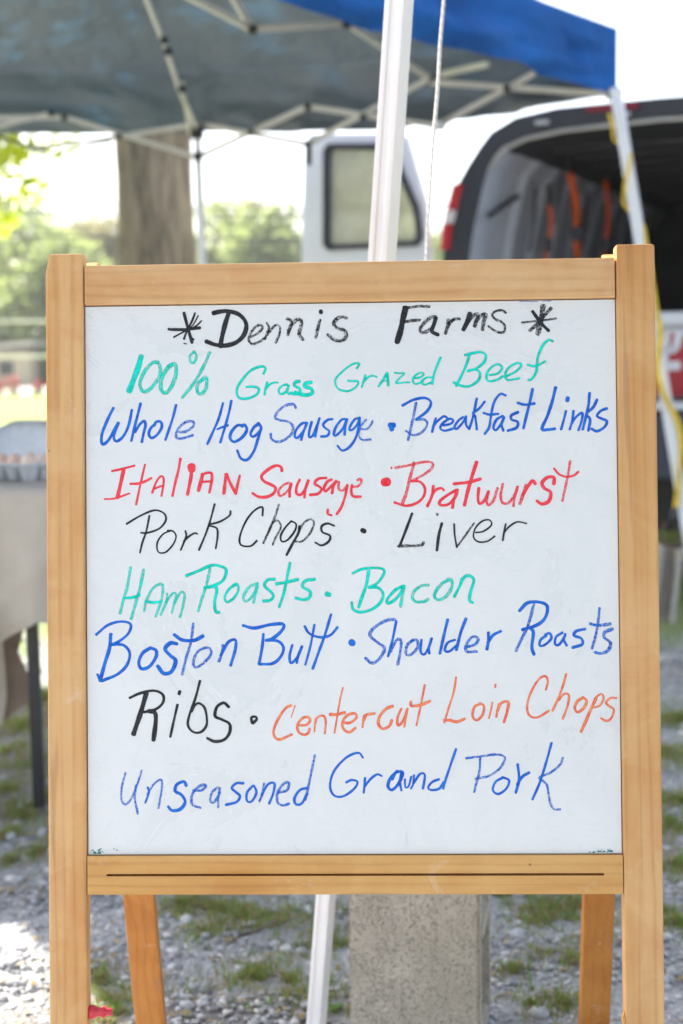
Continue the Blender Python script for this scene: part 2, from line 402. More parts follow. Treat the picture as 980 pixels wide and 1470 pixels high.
# ------------------------------------------------------------------ ground
def ground_mat():
    n = N('gravelly_ground'); v = n.coord()
    big = n.noise(v, 0.9, 5, 0.6, 0.4); mid = n.noise(v, 9, 6, 0.65); fine = n.noise(v, 90, 5, 0.7)
    dust = n.ramp(mid, [(0.3, (0.38, 0.39, 0.405)), (0.7, (0.54, 0.545, 0.555))])
    dust = n.mix(n.ramp(fine, [(0.3, (0.7,)*3), (0.6, (0,)*3)]), dust, (0.12, 0.115, 0.11))
    vo = n.n('ShaderNodeTexVoronoi'); vo.inputs['Scale'].default_value = 70; n.l(v, vo.inputs['Vector'])
    soil = n.ramp(mid, [(0.35, (0.10, 0.075, 0.05)), (0.65, (0.20, 0.15, 0.10))])
    near = n.mix(n.ramp(big, [(0.50, (0,0,0)), (0.62, (0.8,)*3)]), dust, soil)
    grass = n.ramp(n.noise(v, 3, 8, 0.7), [(0.3, (0.17, 0.22, 0.04)), (0.7, (0.27, 0.31, 0.07))])
    sp = n.n('ShaderNodeSeparateXYZ'); n.l(v, sp.inputs[0])
    d = n.math('ADD', sp.outputs[1], n.math('MULTIPLY', n.math('SUBTRACT', big, 0.5), 3.0))
    k = n.math('MULTIPLY', n.math('SUBTRACT', d, 5.2), 0.9)
    k = n.math('MINIMUM', 1.0, n.math('MAXIMUM', 0.0, k))
    n.base(n.mix(k, near, grass)).set(Roughness=0.95)
    n.bump(n.math('ADD', fine, n.math('MULTIPLY', vo.outputs['Distance'], 0.6)), 1.0, 0.008)
    return n.mat
M_ground = ground_mat()
def grid(x0, x1, y0, y1, nx, ny, fn):
    xs = np.linspace(x0, x1, nx); ys = np.linspace(y0, y1, ny)
    X, Y = np.meshgrid(xs, ys); Z = fn(X, Y)
    V = np.stack([X, Y, Z], -1).reshape(-1, 3)
    i = np.arange((nx-1)*(ny-1)); r = i // (nx-1); c = i % (nx-1); a = r*nx + c
    return V, np.stack([a, a+1, a+nx+1, a+nx], 1)
def relief(X, Y):
    return 0.010*np.sin(3.1*X+0.7)*np.cos(2.3*Y) + 0.006*np.sin(9.3*X+2*Y) + 0.004*np.sin(17*Y-6*X) - 0.01
nx = 200
xs = np.sign(np.linspace(-1, 1, nx))*(np.abs(np.linspace(-1, 1, nx))**6*900 + np.abs(np.linspace(-1, 1, nx))*6)
tt = np.linspace(0, 1, 260); ys = -8 + tt*22 + tt**8*1500
X, Y = np.meshgrid(xs, ys); fade = np.clip((14-Y)/6, 0, 1)*np.clip((8-np.abs(X))/3, 0, 1)
Z = relief(X, Y)*fade
i = np.arange((nx-1)*(len(ys)-1)); a = (i//(nx-1))*nx + i % (nx-1)
g = np_mesh('ground', np.stack([X, Y, Z], -1).reshape(-1, 3), np.stack([a, a+1, a+nx+1, a+nx], 1), M_ground, k=4, smooth=True)
tag(g, kind='structure')
def gz(x, y):
    return float(relief(np.array(x), np.array(y)))

M_road = plain('pale_asphalt_road', (0.42, 0.41, 0.40), 0.9, 0.08, 0.5)
mb = MB().box((-120, 46, -0.05), (120, 58, 0.02)); tag(mb.build('road', M_road), kind='structure')
M_paint = plain('road_paint', (0.75, 0.62, 0.2), 0.7)
mb = MB()
mb.box((-120, 51.8, 0.02), (120, 51.95, 0.026)); mb.box((-120, 52.2, 0.02), (120, 52.35, 0.026))
tag(mb.build('road_line', M_paint), kind='structure')

# grass patches seen in the gravel (centre, radius)
PATCH = []
for px, py, r in ((300,1298,.10),(345,1303,.09),(260,1292,.05),(400,1325,.08),(450,1325,.08),(365,1395,.09),(420,1400,.08),(285,1330,.05),
                  (150,1420,.07),(160,1455,.08),(140,1400,.05),(800,1310,.11),(840,1300,.10),(790,1330,.07),(770,1375,.03),(820,1385,.04),
                  (735,1400,.03),(760,1440,.04),(810,1440,.06),(950,1300,.08),(975,1320,.08),(960,1080,.13),(975,1150,.09),
                  (35,1160,.09),(10,1190,.07),(50,1215,.06),(60,1140,.06),(20,1080,.12),(50,1100,.07),(30,1040,.10),(60,1000,.16),(20,1005,.14),(480,1440,.06),(480,1350,.06),
                  (960,1180,.12),(975,1240,.08),(5,1130,.10),(560,1300,.08),(720,1290,.06),(975,1030,.16),(15,1225,.05)):
    p = G(px, py); PATCH.append((p.x, p.y, r))
def in_patch(x, y):
    w = np.zeros_like(x)
    for cx, cy, r in PATCH:
        w = np.maximum(w, 1 - ((x-cx)**2 + (y-cy)**2*0.7)/r**2)
    return w
def wedge(n, y0, y1, extra=0.35, pw=1.0):
    u = npr.rand(n)**pw; y = y0 + (y1-y0)*u
    hw = y*0.27 + extra; x = (npr.rand(n)*2-1)*hw; return x, y
# loose stones
ico = bmesh.new(); bmesh.ops.create_icosphere(ico, subdivisions=1, radius=1.0)
IV = np.array([v.co[:] for v in ico.verts]); IF = np.array([[v.index for v in f.verts] for f in ico.faces]); ico.free()
def stones(n, size, y0, y1, mat, seed, name, pw=1.3):
    r_ = np.random.RandomState(seed)
    x, y = wedge(n, y0, y1, pw=pw)
    keep = in_patch(x, y) < r_.rand(n)*0.9
    x, y = x[keep], y[keep]; n = len(x)
    s = size*np.exp(r_.randn(n)*0.38)
    V = np.empty((n, len(IV), 3))
    jit = 1 + r_.uniform(-0.30, 0.30, (n, len(IV), 1))
    V = IV[None]*jit*np.stack([s*r_.uniform(.8, 1.4, n), s*r_.uniform(.7, 1.1, n), s*r_.uniform(.4, .8, n)], 1)[:, None, :]
    # flatten random sides -> crushed rock
    for _ in range(3):
        d = r_.randn(n, 3); d /= np.linalg.norm(d, axis=1, keepdims=True); lim = s*r_.uniform(.35, .7, n)
        proj = (V*d[:, None]).sum(-1); over = np.maximum(proj - lim[:, None], 0)
        V -= over[..., None]*d[:, None]
    a = r_.rand(n)*6.283; c, sn = np.cos(a)[:, None], np.sin(a)[:, None]
    Vx = V[..., 0]*c - V[..., 1]*sn; Vy = V[..., 0]*sn + V[..., 1]*c
    V[..., 0] = Vx + x[:, None]; V[..., 1] = Vy + y[:, None]; V[..., 2] += (relief(x, y) + s*0.22)[:, None]
    Fc = (IF[None] + (np.arange(n)*len(IV))[:, None, None]).reshape(-1, 3)
    return np_mesh(name, V.reshape(-1, 3), Fc, mat)
def stone_mat():
    n = N('crushed_limestone'); geo = n.n('ShaderNodeNewGeometry'); v = n.coord()
    c = n.ramp(geo.outputs['Random Per Island'], [(0.0, (0.22, 0.23, 0.25)), (0.3, (0.42, 0.43, 0.45)), (0.8, (0.58, 0.58, 0.59)), (1.0, (0.74, 0.725, 0.70))])
    f = n.noise(v, 130, 5, 0.7)
    c = n.mix(n.ramp(f, [(0.35, (0.5,)*3), (0.6, (0,)*3)]), c, (0.20, 0.19, 0.175))
    n.base(c).set(Roughness=0.9); n.bump(f, 0.7, 0.002); return n.mat
M_stone = stone_mat()
tag(stones(34000, 0.0050, 1.9, 5.0, M_stone, 3, 'fine_gravel', 1.4), 'fine crushed pale grey gravel scattered over the ground behind the easel', 'gravel', kind='stuff')
tag(stones(3600, 0.0100, 1.9, 5.5, M_stone, 4, 'coarse_gravel', 1.4), 'larger broken pale grey stones lying among the fine gravel', 'gravel', kind='stuff')
# a few bigger rocks one can point at
ROCK = [((345,1385),.020,'pale rounded rock in the gravel right of the left rear leg of the easel'),
        ((690,1370),.022,'grey broken rock lying beside the right side of the concrete block'),
        ((15,1195),.024,'pale angular rock in the sparse grass left of the black table leg foot'),
        ((395,1352),.018,'small pale rock on bare gravel just left of the lower white tent pole'),
        ((745,1345),.020,'flat grey rock between the concrete block and the right rear leg of the easel')]
for (px, py), s, lab in ROCK:
    p = G(px, py); V = IV.copy()*np.array([s*1.3, s, s*.7]); V *= .6; V *= 1 + np.array([[rnd.uniform(-.18, .18)] for _ in V])
    o = np_mesh('rock', V, IF, M_stone); o.location = (p.x, p.y, gz(p.x, p.y)+s*.3); o.rotation_euler = (0, 0, rnd.random()*6)
    tag(o, lab, 'rock')

def blades(x, y, h, w, mat, seed, name, z0=None, lean=0.5):
    r_ = np.random.RandomState(seed); n = len(x)
    a = r_.rand(n)*6.283; ln = r_.uniform(0.1, 1, n)*lean
    dx, dy = np.cos(a), np.sin(a); b = r_.rand(n)*6.283; sx, sy = np.cos(b), np.sin(b)
    hh = h*r_.uniform(.4, 1.15, n); z = relief(x, y) if z0 is None else np.full(n, z0)
    V = np.empty((n, 5, 3)); ww = w*r_.uniform(.6, 1.2, n)
    for k, (t, wk) in enumerate(((0, 1), (0, -1), (.55, .8), (.55, -.8), (1, 0))):
        V[:, k, 0] = x + sx*ww*wk + dx*hh*ln*t*t; V[:, k, 1] = y + sy*ww*wk + dy*hh*ln*t*t; V[:, k, 2] = z + hh*t*(1-0.3*ln*t)
    Fc = np.array([[0, 1, 3], [0, 3, 2], [2, 3, 4]]); Fc = (Fc[None] + (np.arange(n)*5)[:, None, None]).reshape(-1, 3)
    return np_mesh(name, V.reshape(-1, 3), Fc, mat)
# grass in the gravel patches
gx = []; gy = []
for cx, cy, r in PATCH:
    k = int(1000*r*r/0.01*1.3) + 90; a = npr.rand(k)*6.283; q = np.abs(npr.randn(k))*0.85*r
    gx.append(cx + np.cos(a)*q); gy.append(cy + np.sin(a)*q*1.1)
gx = np.concatenate(gx); gy = np.concatenate(gy)
lump = np.sin(gx*61+2*np.sin(gy*37))*np.sin(gy*53+2*np.sin(gx*29)) + .6*np.sin(gx*23-gy*31); kk = lump > npr.uniform(-.9, .9, len(gx)); gx, gy = gx[kk], gy[kk]; sel = npr.rand(len(gx))
tag(blades(gx[sel < .5], gy[sel < .5], 0.026, 0.0014, M_grass, 1, 'grass_clumps', lean=0.9), 'short green grass growing in thin clumps through the gravel', 'grass', kind='stuff')
tag(blades(gx[sel >= .5], gy[sel >= .5], 0.026, 0.0012, M_straw, 2, 'dry_grass', lean=1.6), 'dry straw coloured grass lying among the green clumps in the gravel', 'dry grass', kind='stuff')
xx, yy = wedge(26000, 5.0, 14, 1.0)
tag(blades(xx, yy, 0.075, 0.003, M_grass, 5, 'lawn_grass', z0=0), 'longer green lawn grass starting past the gravel and the table', 'grass', kind='stuff')

r9 = np.random.RandomState(31); xx, yy = wedge(2600, 1.9, 4.5, pw=1.2); nb = len(xx)
t1 = r9.randn(nb, 3)*np.array([.006, .006, .0015]); t2 = r9.randn(nb, 3)*np.array([.004, .004, .001]); c = np.stack([xx, yy, relief(xx, yy)+.008], 1)
tag(np_mesh('leaf_litter', np.stack([c-t1, c+t2, c+t1, c-t2], 1).reshape(-1, 3), np.arange(nb*4).reshape(-1, 4), M_straw, k=4), 'tiny dry brown leaf scraps scattered over the gravel', 'leaf litter', kind='stuff')

def weed(px, py, s, lab):
    p = G(px, py); root = empty('weed', lab, 'weed', (p.x, p.y, gz(p.x, p.y)))
    for k in range(9):
        a = rnd.random()*6.283; L = s*rnd.uniform(.6, 1.1); el = rnd.uniform(.2, 1.0)
        d = Vector((math.cos(a)*math.cos(el), math.sin(a)*math.cos(el), math.sin(el))); q = d.cross(Vector((0, 0, 1))).normalized()
        vs = []; 
        for t, w in ((0, .06), (.3, .2), (.6, .26), (.85, .17), (1, .02)):
            c = d*(L*t) + Vector((0, 0, -0.3*L*t*t)); vs += [c - q*w*L, c + Vector((0, 0, -.05*L)), c + q*w*L]
        fs = []
        for i2 in range(4):
            b = i2*3; fs += [(b, b+1, b+4, b+3), (b+1, b+2, b+5, b+4)]
        MB().add(vs, fs).build('leaf', M_weed, root, smooth=True)
weed(168, 1440, .030, 'bright green broad-leaved weed beside the red peg by the left post')
weed(150, 1425, .022, 'smaller bright weed just behind the one by the red peg')
weed(478, 1442, .024, 'low green weed between the lower white tent pole and the concrete block')
weed(600, 1300, .02, 'small green weed growing behind the concrete block')
tw = [G(395, 1330), G(370, 1345), G(345, 1352), G(322, 1368)]
tag(MB().tube([p + Vector((0, 0, .012)) for p in tw], [.003, .004, .004, .002], 6).build('twig', M_bark), 'thin brown twig lying on gravel behind the bottom rail', 'twig')

# ------------------------------------------------------------------ easel
LEAN, YAW = 0.126365, 0.031015
U_ = Vector((math.cos(YAW), -math.sin(YAW), 0)); BK = Vector((math.sin(YAW), math.cos(YAW), 0))
W_ = Vector((0, 0, 1))*math.cos(LEAN) + BK*math.sin(LEAN); NB = U_.cross(W_).normalized()      # towards the viewer
if NB.y > 0: NB = -NB
ME = Matrix.Identity(4)
for i in range(3):
    ME[i][0] = U_[i]; ME[i][1] = -NB[i]; ME[i][2] = W_[i]; ME[i][3] = (0, 1.45, 0)[i]
easel = empty('easel', 'freestanding wooden A-frame easel holding a whiteboard menu written in coloured markers', 'easel')
easel.matrix_world = ME
# local frame: x across, y away from the viewer, z up the face
def epart(lo, hi, name, mat, bev=0.003):
    return MB().box(lo, hi).build(name, mat, easel, bevel=bev)
pl = MB()
pl.add([(-.3325,0,0),(-.2900,0,0),(-.2900,.0215,0),(-.3325,.0215,0),
        (-.3325,0,1.186),(-.2900,0,1.186),(-.2900,.0215,1.186),(-.3325,.0215,1.186),
        (-.3285,0,1.2085),(-.2900,0,1.2085),(-.2900,.0215,1.2085),(-.3285,.0215,1.2085)],
       [(0,3,2,1),(0,1,5,4),(1,2,6,5),(2,3,7,6),(3,0,4,7),(4,5,9,8),(5,6,10,9),(6,7,11,10),(7,4,8,11),(8,9,10,11)])
pl.build('post', M_woodv, easel, bevel=0.0028)
epart((.3023, 0, 0), (.3450, .0215, 1.2095), 'post', M_woodv, 0.0030)
epart((-.2889, .0008, 1.1505), (.3011, .0206, 1.1950), 'top_rail', M_woodh, 0.0018)
# bottom rail in two lips with the tray slot between them
SX0, SX1 = -.268, .281
br = MB()
br.box((-.2892, .0008, .5178), (.3015, .0206, .5374))
br.box((-.2892, .0008, .4950), (.3015, .0206, .5152))
br.box((-.2892, .0008, .5152), (SX0, .0206, .5178)); br.box((SX1, .0008, .5152), (.3015, .0206, .5178))
br.box((SX0, .012, .5152), (SX1, .0206, .5178))
o = br.build('bottom_rail', M_woodb, easel)
# rounded outer edges of the rail come from strips laid on the arrises
wbz = epart((-.2888, .0055, .5384), (.3012, .0095, 1.1493), 'whiteboard', M_board, 0)
epart((-.2891, .0100, .5376), (.3016, .0130, 1.1503), 'gap_shade_panel', plain('dark_gap_shade', (0.10, 0.07, 0.05), 0.8), 0)  # added dark sheet; its colour stands for shade in the gaps round the board
# ink
def catmull(pts, step=0.0011):
    if len(pts) == 2: 
        n = max(2, int((pts[1]-pts[0]).length/step)); return [pts[0].lerp(pts[1], i/n) for i in range(n+1)]
    q = [pts[0]*2 - pts[1]] + pts + [pts[-1]*2 - pts[-2]]; out = []
    for i in range(1, len(q)-2):
        p0, p1, p2, p3 = q[i-1:i+3]; n = max(2, int((p2-p1).length/step))
        for k in range(n):
            t = k/n
            out.append(0.5*((2*p1) + (p2-p0)*t + (2*p0-5*p1+4*p2-p3)*t*t + (3*p1-p0-3*p2+p3)*t**3))
    out.append(pts[-1]); return out
INK = [
 ('*', 'black', [[29.1,0,-1952,11231,-1911,11226,-1756,11224,-1601,11241],[29.1,0,-1779,11410,-1744,11271,-1691,11076],[19.4,0,-1655,11406,-1689,11318,-1745,11212,-1781,11117],[12.1,0,-1619,11377,-1673,11282,-1733,11224],[17.0,0,-1584,11317,-1649,11258,-1756,11212,-1895,11140],[24.3,0,-1732,11236,-1705,11140,-1674,11109],[12.1,0,-1781,11070,-1753,11062]]),
 ('Dennis', 'black', [[41.3,0,-1450,11403,-1374,11419,-1279,11422,-1160,11382,-1085,11286,-1102,11168,-1186,11078,-1305,11040,-1424,11048,-1531,11088],[43.7,0,-1279,11396,-1315,11289,-1357,11123,-1372,11029],[24.3,1,-1031,11131,-960,11166,-904,11224,-923,11265,-983,11237,-1038,11167,-1055,11096,-1020,11052,-948,11070,-877,11117],[21.9,1,-852,11283,-828,11235,-853,11164,-872,11105],[21.9,1,-841,11152,-793,11223,-738,11262,-705,11222,-715,11150,-754,11063],[29.1,1,-626,11327,-590,11315,-579,11267,-620,11149],[34.0,1,-610,11197,-567,11267,-519,11314,-472,11313,-467,11254,-492,11159,-450,11092],[29.1,1,-258,11310,-283,11216,-307,11114],[41.3,0,-248,11408,-246,11393],[34.0,1,38,11323,-2,11342,-69,11320,-105,11261,-58,11213,13,11188,31,11128,-12,11077,-94,11083,-172,11143]]),
 ('Farms', 'black', [[26.7,1,674,11440,749,11436,844,11449,962,11443],[53.4,0,697,11432,666,11309,641,11191,599,11054],[29.1,1,677,11274,760,11289,850,11295],[31.6,1,1031,11328,972,11317,901,11259,853,11188,876,11153,947,11175,1012,11245,1031,11316],[36.4,0,1031,11316,1002,11222,987,11163,1053,11127],[34.0,1,1173,11291,1160,11220,1136,11142],[29.1,1,1160,11208,1196,11267,1243,11301,1295,11301],[43.7,0,1409,11358,1384,11276,1336,11182],[34.0,1,1372,11252,1444,11334,1503,11350,1479,11275,1459,11216],[36.4,1,1479,11275,1526,11326,1585,11344,1561,11262,1548,11179],[24.3,1,1809,11360,1762,11389,1692,11378,1656,11338,1691,11291,1761,11259,1795,11211,1783,11152,1736,11141,1677,11165,1614,11214]]),
 ('*', 'black', [[48.6,1,2221,11430,2196,11288,2159,11123],[34.0,1,2307,11405,2231,11323,2136,11218,2070,11160],[34.0,0,2103,11372,2161,11289,2218,11217,2276,11157],[21.9,1,2360,11291,2254,11276,2137,11265,1984,11251]]),
 ('blue marker trace along the top edge', 'blue', [[7.3,1,1963,11485,2057,11483,2163,11482],[7.3,1,2221,11486,2304,11485]]),
 ('100%', 'green', [[51.0,0,-2262,10929,-2298,10806,-2347,10675,-2401,10541],[34.0,1,-2071,10862,-2143,10851,-2227,10757,-2276,10639,-2257,10548,-2193,10543,-2109,10625,-2048,10731,-2060,10838,-2107,10870],[36.4,1,-1960,10813,-1881,10836,-1874,10729,-1918,10599,-1990,10516,-2042,10565,-2032,10683,-1977,10778,-1917,10837],[29.1,1,-1492,10967,-1559,10820,-1668,10631,-1805,10462],[24.3,1,-1665,10976,-1713,10929,-1707,10858,-1666,10857,-1642,10928,-1672,10976],[31.6,1,-1572,10666,-1632,10607,-1628,10512,-1573,10511,-1530,10594,-1536,10689,-1584,10654]]),
 ('Grass', 'green', [[24.3,0,-894,10717,-870,10776,-917,10800,-1037,10754,-1144,10637,-1193,10542,-1170,10454,-1063,10446,-967,10492,-948,10551,-1014,10576,-1085,10572],[21.9,0,-852,10621,-872,10550,-884,10484],[19.4,0,-877,10538,-824,10597,-765,10620,-734,10615],[21.9,0,-630,10595,-682,10583,-725,10537,-706,10489,-647,10512,-611,10583],[21.9,0,-615,10583,-630,10512,-607,10485],[29.1,0,-492,10629,-539,10617,-551,10582,-492,10546,-493,10498,-540,10487,-592,10499],[34.0,0,-362,10615,-421,10604,-433,10568,-362,10544,-351,10496,-410,10473,-493,10486,-540,10511]]),
 ('Grazed', 'green', [[19.3,0,144,10762,176,10816,96,10811,-12,10732,-93,10639,-67,10545,40,10511,134,10556,161,10617,94,10623,46,10629],[19.3,0,242,10689,223,10622,201,10555],[19.3,0,217,10608,269,10662,322,10680,368,10666],[22.0,0,483,10712,437,10633,388,10561],[27.5,0,483,10704,491,10632,495,10570],[16.5,1,429,10619,491,10624],[16.5,0,564,10711,631,10703,679,10702,617,10644,581,10596,670,10600,737,10602],[19.3,0,769,10647,844,10654,892,10689,858,10708,796,10676,769,10628,795,10582,884,10608],[19.3,0,983,10653,924,10653,865,10608,897,10573,977,10599],[22.0,0,1079,10874,1046,10799,1005,10692,982,10580]]),
 ('Beef', 'green', [[24.8,0,1402,10902,1366,10795,1312,10675,1249,10555],[24.8,0,1349,10897,1434,10917,1528,10927,1581,10886,1553,10806,1459,10740,1379,10720],[24.8,0,1379,10720,1459,10735,1512,10699,1498,10619,1404,10553,1310,10555,1217,10596],[22.0,0,1618,10671,1712,10689,1758,10750,1713,10791,1632,10751,1586,10672,1604,10605,1698,10617,1765,10656],[22.0,0,1805,10656,1912,10708,1971,10774,1926,10801,1832,10749,1791,10669,1817,10615,1897,10622,1951,10632],[24.8,0,2323,11037,2275,11051,2208,10985,2153,10852,2138,10705,2084,10620,2049,10612],[22.0,0,2040,10781,2125,10764,2238,10816]]),
 ('Whole', 'blue', [[27.4,0,-2578,10355,-2647,10221,-2710,10057,-2705,9954,-2638,9994,-2565,10117,-2523,10189],[25.3,0,-2523,10189,-2554,10107,-2576,10025,-2545,9983,-2472,10034,-2409,10157,-2371,10331],[25.3,0,-2273,10402,-2305,10279,-2348,10115,-2379,9987],[25.3,0,-2337,10084,-2285,10166,-2233,10206,-2219,10155,-2240,10072,-2262,9970],[25.3,0,-2109,10174,-2161,10123,-2182,10061,-2152,10014,-2090,10050,-2037,10132,-2047,10194,-2099,10194,-2120,10153],[23.2,0,-1874,10381,-1913,10233,-1955,10110,-1997,9991],[23.2,1,-1841,10078,-1769,10083,-1686,10138,-1682,10189,-1748,10194,-1820,10150,-1872,10078,-1869,10011,-1790,10010,-1687,10041]]),
 ('Hog', 'blue', [[23.2,0,-1348,10395,-1397,10227,-1460,10084,-1527,9941],[23.2,0,-1255,10421,-1283,10288,-1336,10103,-1383,9956],[21.1,0,-1414,10104,-1367,10124,-1295,10148],[27.4,0,-1120,10142,-1192,10143,-1258,10071,-1271,10000,-1224,9962,-1141,10008,-1085,10090,-1109,10152,-1140,10132],[25.3,0,-955,10161,-1006,10120,-1044,10048,-1018,10017,-966,10048,-924,10109,-955,10171,-965,10140],[25.3,0,-924,10109,-966,9976,-1009,9853,-1081,9761,-1153,9776,-1194,9865]]),
 ('Sausage', 'blue', [[25.3,1,-533,10330,-563,10372,-646,10362,-728,10302,-766,10230,-719,10199,-626,10181,-569,10125,-587,10043,-669,9976,-752,9957,-813,9995,-817,10046],[23.2,0,-417,10165,-473,10155,-535,10084,-550,10012,-515,10001,-453,10073,-411,10164],[23.2,0,-417,10154,-453,10062,-480,9974],[23.2,0,-360,10174,-385,10082,-392,10006,-351,10020,-309,10112,-273,10214],[23.2,0,-273,10214,-303,10112,-324,10010],[23.2,0,-130,10202,-185,10193,-233,10142,-206,10101,-166,10069,-187,10018,-258,10009],[23.2,0,10,10201,-31,10191,-93,10110,-115,10028,-84,10023,-12,10098,34,10200],[23.2,0,34,10200,13,10119,4,10026],[21.1,0,170,10209,123,10199,71,10128,60,10077,101,10087,153,10148,174,10219],[23.2,0,174,10209,163,10107,120,9974,48,9882,-24,9852,-75,9904],[16.8,1,183,10086,255,10089,306,10146,317,10177],[21.1,1,245,10192,183,10117,162,10025,202,9967,295,9972]]),
 ('dot', 'blue', [[50.5,0,509,10129,552,10125],[42.1,0,517,10119,531,10078]]),
 ('Breakfast', 'blue', [[25.5,0,650,10345,775,10407,899,10425,967,10377,925,10281,800,10186],[22.7,1,800,10186,896,10185,923,10130,867,10048,771,10013,683,10064],[25.5,1,802,10371,779,10255,744,10104,710,9959],[22.7,0,1020,10198,997,10129,977,10046],[22.7,0,992,10115,1042,10170,1108,10219,1144,10202],[22.7,0,1102,10119,1184,10135,1212,10173,1171,10190,1096,10142,1068,10087,1115,10059,1206,10080],[22.7,0,1322,10208,1267,10167,1225,10099,1252,10079,1322,10153,1355,10216],[22.7,0,1350,10207,1354,10125,1381,10078],[22.7,0,1475,10413,1446,10275,1418,10165,1387,10075],[22.7,0,1563,10378,1502,10302,1432,10253,1454,10220,1464,10151,1472,10068],[22.7,0,1796,10442,1736,10459,1667,10369,1630,10218,1609,10094,1559,10018],[22.7,0,1548,10252,1611,10232,1712,10239],[22.7,0,1761,10216,1692,10176,1656,10094,1683,10058,1746,10134,1775,10202],[22.7,0,1769,10194,1746,10120,1765,10051],[25.5,0,1931,10256,1857,10221,1857,10174,1925,10146,1910,10083,1814,10051],[25.5,0,2093,10510,2064,10378,2021,10213,1987,10076],[25.5,0,1927,10358,2009,10337,2113,10350]]),
 ('Links', 'blue', [[28.3,0,2348,10526,2310,10375,2254,10211,2192,10068,2266,10059,2334,10067],[22.7,0,2459,10263,2431,10154,2402,10058],[39.7,0,2480,10406,2474,10378],[22.7,0,2541,10262,2526,10152,2498,10057],[22.7,0,2521,10125,2568,10193,2637,10239,2630,10151,2593,10047],[25.5,0,2721,10458,2706,10315,2677,10192,2640,10055],[25.5,0,2802,10383,2760,10301,2686,10228,2723,10164,2703,10041],[25.5,0,2910,10285,2842,10259,2800,10204,2854,10171,2908,10143,2880,10080,2798,10034,2738,10062]]),
 ('Italian', 'red', [[21.4,0,-2599,9650,-2511,9667,-2345,9708],[33.8,0,-2467,9666,-2494,9545,-2539,9353],[17.8,0,-2685,9337,-2566,9345,-2404,9399],[19.6,0,-2227,9719,-2258,9594,-2294,9438,-2330,9273],[23.2,0,-2393,9505,-2302,9508,-2223,9533,-2157,9567],[19.6,0,-2149,9402,-2110,9506,-2066,9575,-2031,9583,-2019,9522,-2045,9366],[17.8,0,-2128,9445,-2075,9467,-2019,9484],[23.2,0,-1829,9781,-1856,9642,-1892,9504,-1922,9365],[74.8,0,-1707,9693,-1704,9658],[30.3,0,-1707,9632,-1717,9554,-1735,9467,-1753,9380],[32.1,0,-1582,9605,-1604,9518,-1630,9423],[24.9,0,-1594,9596,-1533,9618,-1484,9612,-1481,9534,-1509,9399],[21.4,0,-1595,9518,-1482,9525],[28.5,0,-1321,9602,-1334,9498,-1347,9385],[28.5,0,-1315,9602,-1273,9497,-1213,9384],[23.2,0,-1213,9384,-1194,9479,-1168,9583]]),
 ('Sausage', 'red', [[28.5,0,-697,9631,-706,9674,-758,9692,-836,9658,-924,9581,-898,9520,-812,9476,-769,9441,-795,9380,-874,9343,-961,9347,-1026,9386],[23.2,1,-620,9500,-681,9475,-734,9414,-726,9354,-665,9379,-612,9439,-594,9491],[26.7,0,-598,9482,-612,9413,-613,9344],[24.9,0,-499,9533,-534,9456,-535,9378,-483,9368,-430,9446,-403,9524],[24.9,0,-403,9524,-439,9420,-448,9333],[24.9,0,-203,9548,-290,9540,-334,9488,-282,9453,-257,9418,-300,9372,-387,9362],[24.9,0,-143,9530,-195,9504,-230,9435,-213,9400,-152,9452,-91,9512],[24.9,0,-91,9512,-126,9452,-141,9377],[23.2,1,-65,9503,-66,9425,-23,9407,30,9467],[23.2,0,30,9467,3,9338,-42,9217,-91,9144],[21.4,0,-146,9131,-190,9149,-189,9197],[23.2,1,82,9449,142,9449,186,9492,178,9535,143,9518],[24.9,0,82,9467,73,9389,98,9340,176,9336]]),
 ('dot', 'red', [[74.8,0,437,9493,480,9499]]),
 ('Bratwurst', 'red', [[24.3,1,567,9651,708,9678,874,9714,972,9706,972,9647,884,9577,749,9503],[24.3,0,749,9503,836,9495,890,9424,874,9330,798,9260,680,9230,551,9269],[29.1,1,775,9708,731,9555,682,9367,638,9254],[14.6,0,520,9661,524,9645],[26.7,0,984,9447,969,9341,916,9223],[24.3,0,959,9329,1007,9399,1071,9422,1101,9398],[26.7,0,1235,9397,1152,9351,1058,9281,1062,9234,1151,9244,1227,9326,1252,9404],[26.7,0,1247,9397,1211,9291,1193,9202],[31.6,0,1466,9708,1413,9548,1364,9384,1327,9231],[29.1,0,1212,9468,1365,9483,1507,9519],[26.7,0,1487,9418,1476,9312,1492,9246,1551,9283,1594,9381],[24.3,1,1594,9381,1575,9287,1586,9228,1645,9275,1693,9416],[24.3,1,1753,9462,1728,9333,1750,9250,1821,9257,1892,9355,1916,9430],[24.3,1,1916,9430,1880,9308,1867,9214],[29.1,1,2010,9448,1974,9342,1938,9237],[29.1,0,1974,9342,2034,9436,2081,9494,2111,9459],[31.6,0,2315,9456,2316,9527,2246,9528,2186,9470,2209,9411,2279,9363,2259,9269,2184,9234,2126,9270],[21.9,1,2498,9706,2468,9537,2431,9373,2407,9267],[19.4,0,2317,9628,2375,9562,2456,9533,2539,9548,2586,9588]]),
 ('Pork', 'black', [[18.7,0,-2439,9058,-2282,9148,-2124,9207,-2019,9172,-1999,9093,-2073,9003,-2204,8957,-2278,8958],[18.7,0,-2182,9147,-2217,8978,-2263,8848,-2290,8736],[16.0,0,-1955,8975,-2034,8937,-2095,8846,-2088,8747,-2009,8736,-1922,8819,-1885,8910,-1916,8970,-1981,8981],[18.7,0,-1780,8974,-1773,8909,-1834,8761],[18.7,0,-1799,8857,-1746,8908,-1681,8947,-1647,8941],[18.7,0,-1451,9270,-1497,9101,-1550,8946,-1630,8759],[18.7,0,-1274,9190,-1287,9139,-1392,9074,-1518,9037,-1432,9002,-1420,8918,-1442,8776]]),
